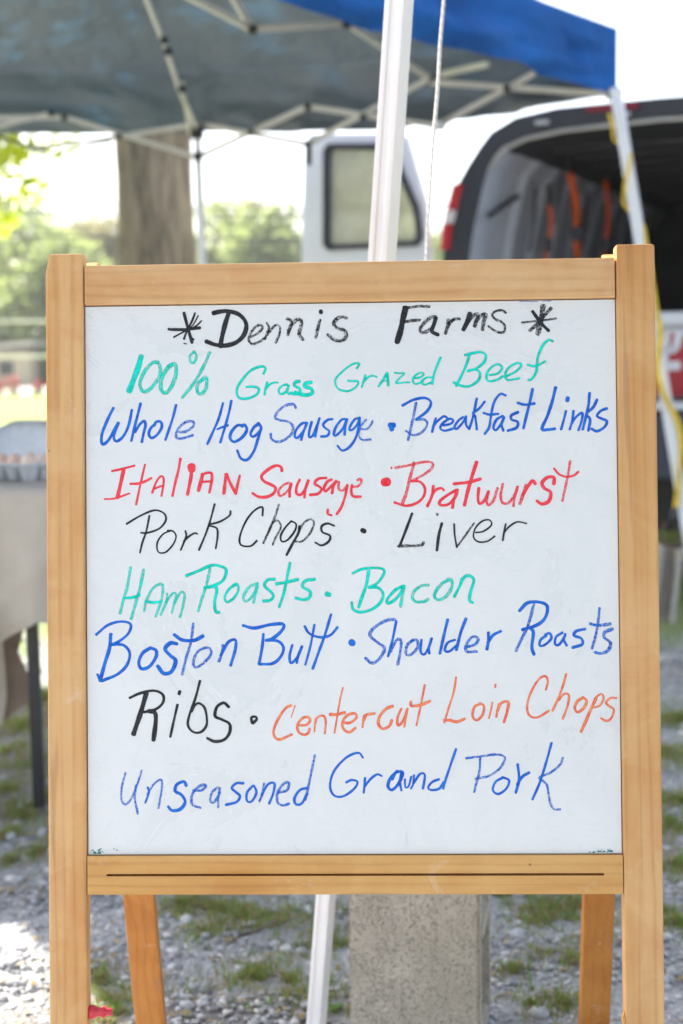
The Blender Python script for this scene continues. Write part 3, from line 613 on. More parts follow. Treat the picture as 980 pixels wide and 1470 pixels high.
 ('Chops', 'black', [[18.7,0,-917,9135,-921,9231,-1013,9188,-1105,9072,-1172,8903,-1159,8812,-1055,8798,-982,8857],[21.4,1,-734,9256,-779,9121,-845,8965,-912,8831],[18.7,1,-872,8913,-806,9056,-740,9073,-715,9003,-768,8900,-808,8809],[18.7,0,-597,9072,-663,9003,-716,8912,-703,8847,-638,8865,-559,8963,-545,9040,-597,9072],[24.0,0,-506,9014,-520,8936,-586,8820,-652,8696],[18.7,1,-520,8936,-467,9040,-389,9091,-345,9052,-390,8935,-482,8845,-560,8846],[21.4,0,-121,9016,-194,9042,-259,9012,-252,8947,-169,8907,-183,8842,-261,8799,-331,8831]]),
 ('dot', 'black', [[45.3,0,191,8964,216,8951]]),
 ('Liver', 'black', [[24.9,0,746,9144,689,8995,606,8787],[27.2,1,588,8780,676,8786,786,8785,856,8796,870,8822],[27.2,0,1074,9031,1040,8904,1016,8733],[22.7,1,1022,9137,1029,9126],[18.1,0,1210,9023,1215,8902,1236,8766],[18.1,1,1236,8766,1313,8868,1429,9028],[15.9,0,1446,8926,1533,8939,1622,9008,1601,9063,1524,9053,1446,8977,1423,8878,1477,8823,1576,8829,1658,8883],[18.1,0,1780,9018,1763,8941,1745,8836],[15.9,0,1759,8919,1819,8989,1907,9039,2009,9022]]),
 ('Ham', 'green', [[25.9,1,-2396,8573,-2435,8358,-2487,8182,-2518,8061],[28.5,1,-2251,8546,-2296,8332,-2348,8155,-2394,7999],[25.9,0,-2479,8232,-2385,8236,-2296,8261],[23.3,1,-2247,8084,-2220,8205,-2143,8343,-2054,8385,-2037,8330,-2055,8204,-2120,8022],[25.9,0,-2233,8192,-2144,8179,-2048,8191],[23.3,1,-1991,8279,-1992,8203,-2064,8040],[20.7,1,-2005,8178,-1928,8278,-1890,8265,-1916,8152,-1937,8064],[23.3,1,-1911,8165,-1839,8290,-1794,8265,-1815,8126,-1849,8013]]),
 ('Roasts', 'green', [[28.5,0,-1774,8474,-1635,8528,-1482,8588,-1356,8564,-1326,8513,-1370,8413,-1484,8356,-1573,8339],[25.9,1,-1508,8552,-1547,8376,-1599,8225,-1643,8079],[28.5,0,-1573,8339,-1459,8350,-1434,8300,-1460,8174,-1448,8073,-1410,8065],[23.3,0,-1218,8374,-1294,8324,-1346,8236,-1321,8178,-1245,8223,-1193,8310,-1210,8379,-1256,8361],[25.9,1,-978,8384,-1067,8347,-1136,8247,-1118,8184,-1042,8234,-978,8346],[25.9,1,-983,8384,-1004,8271,-1025,8170],[28.5,0,-788,8426,-864,8421,-902,8358,-840,8295,-802,8244,-840,8194,-916,8187],[25.9,0,-615,8608,-649,8445,-688,8269,-740,8118],[28.5,0,-771,8375,-649,8394,-528,8423],[28.5,0,-341,8424,-448,8405,-478,8342,-398,8291,-399,8229,-462,8196,-555,8217]]),
 ('dot', 'green', [[41.5,0,-214,8257,-179,8250],[31.1,0,-204,8277,-197,8265]]),
 ('Bacon', 'green', [[25.3,0,79,8485,182,8531,325,8544,417,8529,427,8478,354,8377,258,8326],[27.4,0,258,8326,354,8326,414,8264,393,8172,300,8091,177,8055,86,8083,66,8164],[29.5,0,259,8510,231,8357,183,8225,143,8109],[27.4,0,629,8338,547,8293,465,8202,464,8151,536,8181,608,8262,650,8344],[27.4,1,650,8323,624,8211,607,8113],[27.4,1,919,8348,843,8342,761,8281,740,8210,781,8165,872,8168,917,8193],[29.5,1,1150,8401,1078,8371,1006,8290,985,8219,1035,8184,1117,8228,1175,8319,1176,8401,1129,8411],[25.3,0,1292,8420,1261,8328,1203,8217],[27.4,0,1261,8328,1323,8440,1394,8439,1420,8388,1382,8266,1371,8175,1406,8150]]),
 ('Boston', 'blue', [[24.0,0,-2787,7826,-2660,7928,-2513,7970,-2402,7940,-2426,7838,-2529,7752,-2618,7714],[27.0,0,-2618,7714,-2485,7708,-2413,7620,-2443,7489,-2546,7387,-2679,7330,-2738,7315,-2775,7383],[33.0,0,-2623,7831,-2638,7679,-2692,7505,-2746,7315],[30.0,0,-2177,7676,-2266,7619,-2311,7517,-2282,7444,-2194,7467,-2119,7574,-2119,7647,-2186,7676],[35.9,0,-1884,7718,-1957,7727,-2016,7661,-1958,7587,-1900,7529,-1945,7413,-2033,7390,-2100,7472],[24.0,1,-1698,7941,-1729,7732,-1783,7557,-1828,7377],[33.0,0,-1913,7820,-1825,7761,-1693,7755,-1591,7803],[24.0,1,-1571,7672,-1650,7629,-1701,7528,-1681,7455,-1593,7498,-1504,7599,-1518,7666,-1577,7672],[27.0,1,-1372,7700,-1378,7627,-1417,7520],[27.0,0,-1396,7584,-1313,7729,-1231,7757,-1232,7655,-1286,7473]]),
 ('Butt', 'blue', [[30.0,0,-1145,7917,-1020,7887,-844,7923,-698,7928,-713,7856,-816,7769,-889,7749],[27.0,0,-889,7749,-758,7740,-695,7666,-730,7565,-819,7493,-965,7485],[27.0,0,-918,7819,-934,7668,-970,7488],[24.0,0,-598,7695,-628,7579,-614,7497,-541,7564,-490,7680],[24.0,0,-490,7680,-532,7578,-550,7497],[21.0,0,-349,7920,-394,7693,-454,7476],[24.0,0,-164,8032,-233,7809,-308,7606,-373,7432],[24.0,0,-459,7903,-408,7824,-291,7780,-175,7802,-93,7889]]),
 ('dot', 'blue', [[73.0,0,61,7720,70,7713]]),
 ('Shoulder', 'blue', [[29.9,1,540,7971,436,7955,307,7876,267,7796,354,7715,427,7650,368,7538,287,7490,214,7545],[23.2,0,559,7954,515,7746,465,7563],[26.6,1,491,7617,563,7745,611,7729,594,7585,570,7472],[26.6,1,740,7744,675,7680,664,7584,722,7584,794,7664,782,7744,724,7728],[23.2,0,836,7744,825,7615,867,7583,916,7663,949,7759],[23.2,0,942,7743,916,7647,921,7592],[26.6,0,1128,7966,1084,7790,1037,7591],[23.2,0,1205,7741,1125,7709,1092,7629,1140,7613,1221,7677],[26.6,0,1330,7974,1270,7821,1220,7629],[26.6,1,1333,7660,1429,7691,1462,7755,1398,7772,1333,7692,1332,7612,1445,7611],[26.6,0,1575,7819,1574,7722,1557,7633],[26.6,0,1567,7706,1623,7786,1713,7834]]),
 ('Roasts', 'blue', [[29.9,0,1920,8057,2011,8143,2139,8151,2228,8103,2201,7975,2104,7895,1950,7848],[26.6,1,2081,8129,2008,7880,1942,7752,1877,7615],[29.9,0,2040,7863,2071,7815,2053,7655,2075,7575],[23.2,0,2215,7782,2150,7735,2140,7671,2197,7680,2268,7750,2247,7808,2199,7789],[23.2,0,2391,7813,2320,7765,2309,7685,2357,7685,2422,7781],[23.2,0,2422,7797,2406,7733,2437,7669],[26.6,0,2640,7850,2544,7828,2518,7780,2597,7747,2606,7683,2500,7646],[23.2,1,2802,8082,2781,7906,2747,7746,2714,7635],[29.9,1,2695,7907,2790,7890,2918,7905],[29.9,1,2940,7848,2853,7810,2852,7752,2916,7697,2892,7617,2818,7580,2745,7593]]),
 ('Ribs', 'black', [[25.9,0,-2416,7120,-2302,7170,-2149,7199,-2048,7156,-2044,7068,-2125,6993,-2257,6961],[44.0,0,-2231,7170,-2290,6968,-2376,6717],[41.5,0,-2202,6973,-2138,6955,-2126,6867,-2153,6653],[23.3,0,-1882,7042,-1924,6866,-1965,6685],[31.1,0,-1856,7188,-1863,7162],[23.3,0,-1629,7305,-1681,7116,-1746,6940,-1767,6815,-1709,6739,-1621,6739,-1557,6826,-1574,6990,-1631,7053,-1682,7041,-1726,6965],[28.5,0,-1310,7013,-1366,7059,-1442,7014,-1463,6914,-1392,6876,-1304,6825,-1305,6725,-1369,6649,-1470,6632,-1551,6668]]),
 ('dot', 'black', [[25.9,0,-1052,6836,-1059,6894,-1013,6904,-1001,6874,-1044,6831]]),
 ('Centercut', 'orange', [[10.9,0,-572,7026,-616,6895],[24.0,0,-615,7027,-683,6991,-769,6864,-813,6748,-797,6674,-739,6652,-611,6705],[24.0,0,-525,6806,-451,6810,-408,6852,-425,6894,-493,6884,-547,6810,-537,6736,-473,6700,-426,6725,-413,6767],[15.3,0,-344,6883,-353,6809,-360,6735],[19.7,0,-353,6820,-323,6894,-259,6910,-234,6851,-244,6714],[15.3,0,-40,7220,-77,7062,-111,6872,-138,6719],[28.4,0,-185,6925,-110,6924,-21,6945],[24.0,0,-48,6839,27,6829,105,6881,91,6934,6,6913,-48,6839,-38,6765,26,6727,96,6775],[17.5,0,191,6912,181,6849,174,6781],[26.2,0,186,6859,218,6916,309,6933],[26.2,0,511,7012,441,6985,366,6901,351,6816,397,6763,471,6795,499,6858],[21.9,0,606,6984,563,6889,566,6800,620,6847,674,6984],[17.5,0,674,6984,652,6878,636,6783],[17.5,0,867,7247,833,7078,800,6930,771,6799],[26.2,0,711,7062,716,7015,822,7025,924,7067]]),
 ('Loin', 'orange', [[18.1,0,1214,7328,1186,7164,1129,6989,1077,6826],[27.2,0,1078,6854,1139,6854,1215,6836,1303,6868],[22.7,0,1480,7031,1414,6999,1391,6901,1434,6852,1501,6911,1517,7009,1469,7042],[15.9,0,1611,7048,1595,6965,1572,6873],[18.1,0,1648,7245,1644,7214],[20.4,0,1683,7030,1665,6954,1653,6888],[24.9,0,1665,6954,1710,7041,1786,7051,1774,6953,1736,6829]]),
 ('Chops', 'orange', [[20.4,0,2202,7185,2225,7278,2197,7333,2127,7301,2038,7159,1993,7007,2014,6908,2101,6879,2232,6951],[20.4,0,2427,7358,2388,7223,2332,7081,2271,6951],[20.4,0,2343,7070,2398,7135,2452,7124,2440,7015,2384,6863],[24.9,0,2615,7095,2549,7058,2516,6982,2548,6934,2614,6981,2647,7058,2604,7102],[27.2,0,2752,7090,2690,6959,2623,6807,2582,6720],[18.1,0,2723,7014,2757,7101,2812,7133,2833,7089,2799,7013,2734,6985],[20.4,0,2974,7089,2909,7089,2860,7035,2908,6991,2946,6958,2917,6871,2862,6838,2802,6867]]),
 ('Unseasoned', 'blue', [[18.7,1,-2469,6289,-2509,6134,-2515,5991,-2471,5939,-2405,6004,-2339,6159,-2286,6314],[21.4,1,-2352,6146,-2366,6004,-2333,5835],[18.7,0,-2222,6127,-2209,6068,-2249,5957],[18.7,1,-2227,6042,-2156,6158,-2070,6210,-2065,6106,-2103,5894],[29.4,0,-1791,6144,-1817,6188,-1895,6157,-1914,6085,-1844,6041,-1805,5963,-1858,5885,-1949,5868,-1993,5912],[24.0,1,-1713,6092,-1622,6092,-1569,6143,-1634,6143,-1721,6053,-1727,5937,-1636,5898],[21.4,1,-1439,6125,-1505,6065,-1524,5970,-1480,5962,-1414,6065],[21.4,1,-1418,6117,-1435,6000,-1436,5902],[24.0,0,-1153,6168,-1231,6168,-1283,6116,-1232,6064,-1193,6025,-1232,5961,-1350,5930],[21.4,0,-1049,6141,-1114,6064,-1115,5973,-1063,5968,-1010,6064,-1036,6141],[21.4,1,-924,6167,-940,6063,-977,5968],[21.4,0,-951,6038,-880,6154,-810,6166,-821,6063,-869,5942],[24.0,1,-764,6063,-673,6088,-646,6166,-698,6166,-769,6076,-778,5959,-713,5921,-648,5941],[24.0,0,-452,6113,-530,6088,-588,5998,-570,5933,-505,5946,-447,6049],[21.4,1,-358,6474,-399,6281,-439,6100,-466,5984]]),
 ('Ground', 'blue', [[21.5,0,175,6445,124,6499,-10,6446,-146,6298,-192,6135,-148,6030,-44,6021,76,6104,112,6178,47,6199,-13,6173],[21.5,0,196,6222,189,6133,180,6059],[21.5,0,189,6124,256,6207,331,6260,381,6242],[27.7,0,554,6295,479,6221,449,6132,493,6088,568,6161,614,6280,539,6280,494,6206],[21.5,0,599,6295,583,6176,597,6081],[18.5,0,637,6206,642,6117,678,6131,708,6235],[18.5,0,738,6250,725,6146,701,6102],[21.5,0,731,6161,807,6264,857,6249,835,6101],[21.5,0,1014,6204,940,6175,894,6116,924,6086,1013,6100,1064,6174],[21.5,0,1205,6536,1150,6382,1088,6204,1058,6100]]),
 ('Pork', 'blue', [[21.5,1,1314,6434,1477,6454,1655,6474,1743,6438,1683,6320,1563,6238,1415,6209],[21.5,1,1471,6446,1460,6291,1429,6173,1399,6061],[21.5,0,1711,6216,1637,6172,1606,6084,1665,6039,1754,6098,1785,6187,1711,6225],[24.6,0,1882,6364,1895,6201,1858,6053],[24.6,0,1873,6142,1934,6230,2008,6274],[21.5,0,2257,6599,2202,6407,2125,6170,2040,5978],[21.5,1,2380,6436,2349,6362,2245,6274,2120,6215,2199,6141,2226,5978,2270,5874,2343,5868]]),
]

BY = .0055 - 0.00015
names = {'black': 'black', 'green': 'green', 'blue': 'blue', 'red': 'red', 'orange': 'orange'}
for text, colr, strokes in INK:
    V = []; Fc = []; UVs = []; DR = []
    for si, st in enumerate(strokes):
        w = st[0]/10000; dry = st[1]; raw = st[2:]
        pts = [Vector((raw[i]/10000, raw[i+1]/10000)) for i in range(0, len(raw), 2)]
        c = catmull(pts); n = len(c); arc = 0; tot = sum((c[i+1]-c[i]).length for i in range(n-1))
        ph = rnd.random()*6; off0 = si*0.00003
        # round caps: extend by samples at each end
        d0 = (c[0]-c[1]).normalized() if n > 1 else Vector((1, 0)); d1 = (c[-1]-c[-2]).normalized()
        ext0 = [(c[0] + d0*(w/2*t), math.sqrt(max(0.0, 1-t*t))) for t in (.97, .8, .5)]
        ext1 = [(c[-1] + d1*(w/2*t), math.sqrt(max(0.0, 1-t*t))) for t in (.5, .8, .97)]
        seq = ext0 + [(p, 1.0) for p in c] + ext1
        base = len(V); NC = 5; u = rnd.random()*30
        for i, (p, k) in enumerate(seq):
            a = seq[max(i-1, 0)][0]; b = seq[min(i+1, len(seq)-1)][0]; d = (b-a).normalized(); nn = Vector((-d.y, d.x))
            if i: u += (p - seq[i-1][0]).length*1000
            chisel = 0.90 + 0.16*abs(d.x*0.6 + d.y*0.8)
            ww = w*1.32*k*chisel*(0.96 + 0.08*math.sin(u*0.25+ph) + 0.02*math.sin(u*.9+2*ph))
            for j in range(NC):
                s_ = j/(NC-1) - 0.5; q = p + nn*ww*s_
                V.append((q.x, BY - off0 - 0.00008*i/len(seq), q.y)); UVs.append((u, j/(NC-1))); DR.append(dry)
            if i:
                for j in range(NC-1):
                    r0 = base + (i-1)*NC + j; r1 = base + i*NC + j; Fc.append((r0, r0+1, r1+1, r1))
    me = bpy.data.meshes.new('handwritten_word'); me.from_pydata(V, [], Fc); me.materials.append(M_ink[colr])
    uvl = me.uv_layers.new(name='stroke'); vi = [l.vertex_index for l in me.loops]
    uvl.data.foreach_set('uv', [q for i2 in vi for q in UVs[i2]])
    at = me.attributes.new('dry', 'FLOAT', 'POINT'); at.data.foreach_set('value', [float(d) for d in DR])
    nm = {'*': 'asterisk', 'dot': 'bullet_dot'}.get(text, 'marker_trace' if ' ' in text else 'handwritten_word')
    o = bpy.data.objects.new(nm, me); COL.objects.link(o); o.parent = easel
    o['label'] = {'*': 'black handwritten asterisk', 'dot': colr + ' bullet dot between two words'}.get(text, text if ' ' in text else '%s handwritten word "%s"' % (colr, text))
# dried green marker smears in the board's lower corners
for (cx, cz, k) in ((-.287, .5395, 26), (.292, .5395, 22)):
    sm = MB(); sg = 1 if cx < 0 else -1
    for _ in range(k):
        x = cx + sg*abs(rnd.gauss(0, .012)); z = cz + abs(rnd.gauss(0, .002)); s = rnd.uniform(.0004, .0013)
        sm.add([(x-s*1.6, BY-1e-5*_, z-s*.5), (x+s, BY-1e-5*_, z-s*.6), (x+s*1.8, BY-1e-5*_, z+s*.3), (x, BY-1e-5*_, z+s)], [(0, 1, 2, 3)])
    sm.build('marker_smear', plain('dried_green_marker', (0.02, 0.22, 0.17), 0.6), easel)
# rear frame (leans the other way)
def wl(p): return ME.inverted() @ p
def rear_leg(ptop, pa, pb, name='rear_leg'):
    d = (pb - pa).normalized(); foot = pa + d*((0.002 - pa.z)/d.z)
    top = ptop
    # two stretches so that the leg passes through both seen points
    mbl = MB(); mbl.beam(foot, top, .0420, .0215, up=Vector((0, -1, 0)))
    o = mbl.build(name, M_woodr, None, bevel=.0028)
    o.parent = easel; o.matrix_parent_inverse = ME.inverted(); return foot
tl = ME @ Vector((-.3030, .0460, 1.205)); tr_ = ME @ Vector((.3155, .0460, 1.206))
fl = rear_leg(tl, P(197, 1285, 1.875), P(216, 1470, 1.935))
fr = rear_leg(tr_, P(858, 1285, 1.865), P(852, 1470, 1.925))
def along(t, a, b): return a.lerp(b, t)
for t, nm in ((.06, 'rear_rail'), (.32, 'rear_rail')):
    o = MB().beam(along(t, tl, fl)+U_*.0212, along(t, tr_, fr)-U_*.0212, .04, .018, up=Vector((0, -1, 0)))
    o = o.build(nm, M_woodr, None, bevel=.002); o.parent = easel; o.matrix_parent_inverse = ME.inverted()
# red peg on the inner side of the left post
q = wl(P(127, 1452, 1.545)); 
Mx = Matrix.Translation((-.2900, .0100, q.z+.010)) @ Matrix.Rotation(R(90), 4, 'Y') @ Matrix.Diagonal((.82, .82, 1, 1))
MB().lathe([(0, 0), (.0085, 0), (.0095, .002), (.0088, .006), (.0062, .010), (.0060, .013), (.0082, .0155), (.0085, .017), (.0066, .0185), (.0052, .020), (.0052, .0245), (.0045, .0255), (0, .0255)], 20, Mx).build('peg', M_rp, easel, smooth=True)
q2 = wl(P(895, 1450, 1.545))
MB().tube([(.3022, .006, q2.z+.017), (.2995, .002, q2.z+.010), (.3012, .000, q2.z+.002), (.2992, .002, q2.z-.006), (.3015, .004, q2.z-.014)], .0016, 8).build('yellow_tie', M_yp, easel, smooth=True)

# ------------------------------------------------------------------ concrete block + rope + front pole
blk = empty('concrete_block', 'rough grey concrete block standing on end behind the easel as a tent weight', 'concrete block', (0, 0, 0))
c0 = P(498, 1290, 2.10); c1 = P(689, 1290, 2.04)
cb = Vector(((c0.x+c1.x)/2 + .020, 2.08+.0975, 0)); wdt = c1.x - c0.x
blk.location = (cb.x, cb.y, 0.0); blk.rotation_euler = (0, 0, R(-11.0))
bm_ = MB(); hw = wdt/2/math.cos(R(11)); n_ = 26
def rough_block(lo, hi, seed):
    bm = bmesh.new(); bmesh.ops.create_cube(bm, size=1)
    for v in bm.verts: v.co = Vector((lo[i] + (v.co[i]+.5)*(hi[i]-lo[i]) for i in range(3)))
    bmesh.ops.bevel(bm, geom=bm.edges[:], offset=.004, segments=2, affect='EDGES')
    bmesh.ops.subdivide_edges(bm, edges=bm.edges[:], cuts=14, use_grid_fill=True)
    from mathutils import noise
    for v in bm.verts: v.co += noise.noise_vector(v.co*90 + Vector((seed,)*3))*.0012
    me = bpy.data.meshes.new('block_shell'); bm.to_mesh(me); bm.free(); me.materials.append(M_conc)
    o = bpy.data.objects.new('block_shell', me); COL.objects.link(o); return o
# shell walls of a two-core block lying on its end: face shells + webs
for nm, lo, hi in (('face_shell', (-hw, -.0975, 0), (hw, -.0625, .39)), ('face_shell', (-hw, .0625, 0), (hw, .0975, .39)),
                   ('web', (-hw, -.0624, 0.001), (hw, .0624, .032)), ('web', (-hw, -.0624, .18), (hw, .0624, .21)), ('web', (-hw, -.0624, .358), (hw, .0624, .389))):
    o = rough_block(lo, hi, len(nm)*hi[2]*10); o.name = nm; o.parent = blk

pole_top = P(573, 0, 2.02); dpt = (P(548, 375, 2.05) - pole_top)
pt = pole_top - dpt*1.05; up_end = pole_top + dpt*1.90; lo_end = P(512, 705, 2.083)
pole_foot = P(454.7, 1470, 2.12); 
dd = (P(468.5, 1285, 2.10) - pole_foot).normalized(); pole_foot = pole_foot - dd*(pole_foot.z/dd.z) + Vector((0, 0, .003))
mid = P(520, 480, 2.07)
tent2 = empty('near_tent', 'white slanted pole of a nearer blue pop-up tent rising behind the easel', 'tent', (pole_foot.x, pole_foot.y, 0))
def tpart(mbx, name, mat, **kw):
    o = mbx.build(name, mat, None, **kw); o.parent = tent2; o.matrix_parent_inverse = Matrix.Translation(tent2.location).inverted(); return o
def rib_pole(a, b, w, rot):
    d = (b-a).normalized(); x = d.cross(Vector((0, 1, 0))).normalized(); y = x.cross(d)
    c, s = math.cos(rot), math.sin(rot); x, y = x*c + y*s, y*c - x*s
    h = w/2; g = w*.07
    prof = [(-h,-h),(-h*.42,-h),(-h*.34,-h+g),(h*.34,-h+g),(h*.42,-h),(h,-h),(h,h),(-h,h)]
    vs = []; 
    for p in (a, b):
        for px_, py_ in prof: vs.append(p + x*px_ + y*py_)
    n = len(prof); fs = [(i, (i+1) % n, n+(i+1) % n, n+i) for i in range(n)] + [tuple(range(n))[::-1], tuple(range(n, 2*n))]
    return MB().add(vs, fs)
tpart(rib_pole(up_end, pt, .0305, R(28)), 'pole', M_white, bevel=.0016)
tpart(rib_pole(pole_foot + Vector((0, 0, .01)), lo_end, .0238, R(28)), 'inner_pole', M_white, bevel=.0014)
tpart(MB().box((up_end.x-.035, up_end.y-.024, up_end.z-.03), (up_end.x+.024, up_end.y+.024, up_end.z+.03)), 'slide_lock', M_blackp, bevel=.005)
tpart(MB().box((pole_foot.x-.04, pole_foot.y-.04, 0.0), (pole_foot.x+.04, pole_foot.y+.04, .008)), 'foot_plate', M_white, bevel=.001)
ez = pt.z
cor2 = [Vector((pt.x-.05, pt.y+.05, ez)), Vector((pt.x+2.6, pt.y+.3, ez)), Vector((pt.x+2.7, pt.y-2.3, ez)), Vector((pt.x-.0, pt.y-2.5, ez))]

def panel_grid(a, b, c, n=14, sag=.05, eave=0.0):      # triangle a,b eave -> c peak
    vs = []; fs = []; idx = {}
    for i in range(n+1):
        for j in range(n+1-i):
            u, v = i/n, j/n; w = 1-u-v; p = a*w + b*u + c*v
            k = 27*u*v*w; e = 4*u*w*(1-v)
            p = p + Vector((0, 0, -sag*k*.6 + .05*math.sin(9*p.x+5*p.y)*math.sin(7*p.y)*v*(1-v)))
            e = math.sin(math.pi*(u/(u+w) if u+w > 0 else 0)) if v < 1 else 0
            p = p + Vector((0, 0, -1.2*eave*e*(1-v)**3 + .03*mnoise.noise(p*2.2)*v*(1-v)*4)); idx[i, j] = len(vs); vs.append(p)
    for i in range(n):
        for j in range(n-i):
            fs.append((idx[i, j], idx[i+1, j], idx[i, j+1]))
            if j < n-i-1: fs.append((idx[i+1, j], idx[i+1, j+1], idx[i, j+1]))
    return vs, fs
from mathutils import noise as mnoise
def valance(a, b, h, n=90, out=Vector((0, 0, 0)), sag=.03, rev=False):
    vs = []; fs = []; NV = 13
    for i in range(n+1):
        t = i/n; p = a.lerp(b, t) - Vector((0, 0, 1))*sag*1.2*math.sin(math.pi*min(1, t*1.0)); s = sag*math.sin(math.pi*t)
        for j in range(NV):
            f = j/(NV-1); wv = .085*mnoise.noise(Vector((t*5.0+f*1.2, f*2.6, a.x)))*f**.5 + .045*mnoise.noise(Vector((t*17+f*4, f*6, b.x)))*f**.5 + (.012*math.sin(t*23+1.3*j) + .006*math.sin(t*61))*f
            vs.append(p + out*((.02*f + wv)*min(1, 14*t*(1-t))) + Vector((0, 0, -h*f - s*f)))
    for i in range(n):
        for j in range(NV-1):
            q = (i*NV+j, (i+1)*NV+j, (i+1)*NV+j+1, i*NV+j+1); fs.append(q[::-1] if rev else q)
    return vs, fs
def canopy(corners, peak, h, put, sags=(0, 0, 0, 0)):
    ctr = sum(corners, Vector())/4; n = len(corners)
    for i in range(n):
        a, b = corners[i], corners[(i+1) % n]
        vs, fs = panel_grid(a, b, peak, eave=sags[i])
        nrm = (vs[1]-vs[0]).cross(b-a)
        up = (b-a).cross(peak-a).z > 0
        if not up: fs = [f[::-1] for f in fs]
        put(MB().add(vs, fs), 'roof_panel', M_tent)
        out = ((a+b)/2 - ctr); out.z = 0; out.normalize()
        vs, fs = valance(a, b, h, out=out, sag=sags[i])
        f0 = fs[0]; nn = (vs[f0[1]]-vs[f0[0]]).cross(vs[f0[2]]-vs[f0[0]])
        if nn.dot(out) < 0: fs = [f[::-1] for f in fs]
        put(MB().add(vs, fs), 'valance', M_tent)
canopy([c + Vector((0, 0, .02)) for c in cor2], sum(cor2, Vector())/4 + Vector((0, 0, .75)), .16, lambda mbx, nm, mt: tpart(mbx, nm, mt, smooth=True))
for k in (1, 2, 3):
    c = cor2[k]; f_ = c + (c - sum(cor2, Vector())/4)*.1; f_.z = 0.01
    tpart(MB().beam(f_, c, .034), 'pole', M_white, bevel=.002)
for k in range(4):
    a, b = cor2[k], cor2[(k+1) % 4]
    tpart(MB().beam(a.lerp(b, .02)-Vector((0,0,.03)), a.lerp(b, .5)-Vector((0,0,.25)), .02).beam(a.lerp(b, .5)-Vector((0,0,.25)), a.lerp(b, .98)-Vector((0,0,.03)), .02), 'truss_bar', M_frame)

rope_pts = []
ra = P(637, 0, 2.16); rb = P(612, 372, 2.20); rd = ra - rb
for t in (1.0, .6, .3): rope_pts.append(ra + rd*t*.9)
for (px, py) in ((637, 0), (632, 60), (628, 130), (621, 210), (616, 290), (612, 372)): rope_pts.append(P(px, py, 2.16 + .04*py/372))
rope_pts.append(P(606, 700, 2.19)); rope_pts.append(Vector((cb.x+.01, cb.y-.05, .40)))
mbr = MB()
fine = catmull([Vector(p) for p in rope_pts], .006)
for st in range(3):
    pp = []
    for i, p in enumerate(fine):
        a = i*.006/.026*6.283 + st*2.094; pp.append(p + Vector((math.cos(a), math.sin(a), 0))*.0011)
    mbr.tube(pp, .0019, 6)
tag(mbr.build('rope', M_rope, smooth=True), 'thin twisted white rope hanging right of the white tent pole', 'rope')

# ------------------------------------------------------------------ far tent
ZT = 2.335; HV = .25
A = Vector((1.097, 5.70, ZT)); B = Vector((-.618, 6.462, ZT)); Cc = Vector((-3.3, 6.20, ZT)); D = Vector((-1.3, 2.68, ZT))
PK = Vector((-.95, 5.2, 2.95))
tent = empty('pop_up_tent', 'blue pop-up tent with grey underside and cream folding truss in front of the van', 'tent', (-.8, 5.3, 0))
TI = Matrix.Translation(tent.location).inverted()
def fp(mbx, name, mat, **kw):
    o = mbx.build(name, mat, None, **kw); o.parent = tent; o.matrix_parent_inverse = TI; return o
canopy([A, B, Cc, D], PK, HV, lambda mbx, nm, mt: fp(mbx, nm, mt, smooth=True), (.026, .006, .005, .003))
def dAB(px):
    k = (px-490)/F_PX
    # intersect vertical plane through A-B (inset)
    t = (A.x - k*A.y)/((A.x-B.x) - k*(A.y-B.y)); return A.y + (B.y-A.y)*t - .05
def dBC(px):
    k = (px-490)/F_PX
    t = (B.x - k*B.y)/((B.x-Cc.x) - k*(B.y-Cc.y)); return B.y + (Cc.y-B.y)*t - .05
AB = [((285,178),(441,207)), ((287,224),(441,153)), ((441,153),(627,181)), ((441,207),(618,112)), ((618,118),(880,136)), ((628,181),(768,105))]
for (a, b) in AB: fp(MB().beam(P(*a, dAB(a[0])), P(*b, dAB(b[0])), .012, .022), 'truss_bar', M_frame)
BC = [((283,178),(170,196)), ((281,225),(92,168)), ((170,196),(40,214)), ((73,163),(-70,196)), ((-70,170),(92,168))]
for (a, b) in BC: fp(MB().beam(P(*a, dBC(a[0])), P(*b, dBC(b[0])), .011, .019), 'truss_bar', M_frame)
XB = [((283,185,6.4),(258,130,6.15)), ((258,130,6.14),(235,60,5.95)), ((235,60,5.94),(205,-15,5.75)), ((262,118,6.2),(272,190,6.42)),
      ((265,-8,4.7),(362,42,5.0)), ((364,42,5.0),(490,34,5.35)), ((498,33,5.4),(616,112,5.92)), ((633,107,5.9),(700,92,5.5)), ((362,42,5.0),(300,-60,4.9)),
      ((-40,-60,4.6),(-60,-30,4.6))]
for (a, b) in XB[:-1]: fp(MB().beam(P(*a), P(*b), .013, .022), 'truss_bar', M_frame)
JO = [(441,153,'a'),(441,207,'a'),(360,191,'a'),(521,168,'a'),(618,113,'a'),(727,127,'a'),(283,190,'a'),(92,169,'b'),(73,163,'b'),(170,196,'b')]
for px, py, w in JO:
    d = (dAB if w == 'a' else dBC)(px) - .03; p = P(px, py, d); s = .013 if px != 283 else .028
    fp(MB().box((p.x-s, p.y-s*.7, p.z-s), (p.x+s, p.y+s*.7, p.z+s)), 'joint', M_blackp, bevel=.006)
for px, py, d in ((236,58,5.9),(241,74,5.93),(363,43,4.97),(498,35,5.35),(261,128,6.1)):
    p = P(px, py, d); s = .015; fp(MB().box((p.x-s, p.y-s, p.z-s), (p.x+s, p.y+s, p.z+s)), 'joint', M_blackp, bevel=.006)
p = P(443, 220, dAB(443)); fp(MB().box((p.x-.012, p.y-.01, p.z-.05), (p.x+.012, p.y+.01, p.z+.05)), 'joint', M_blackp, bevel=.004)
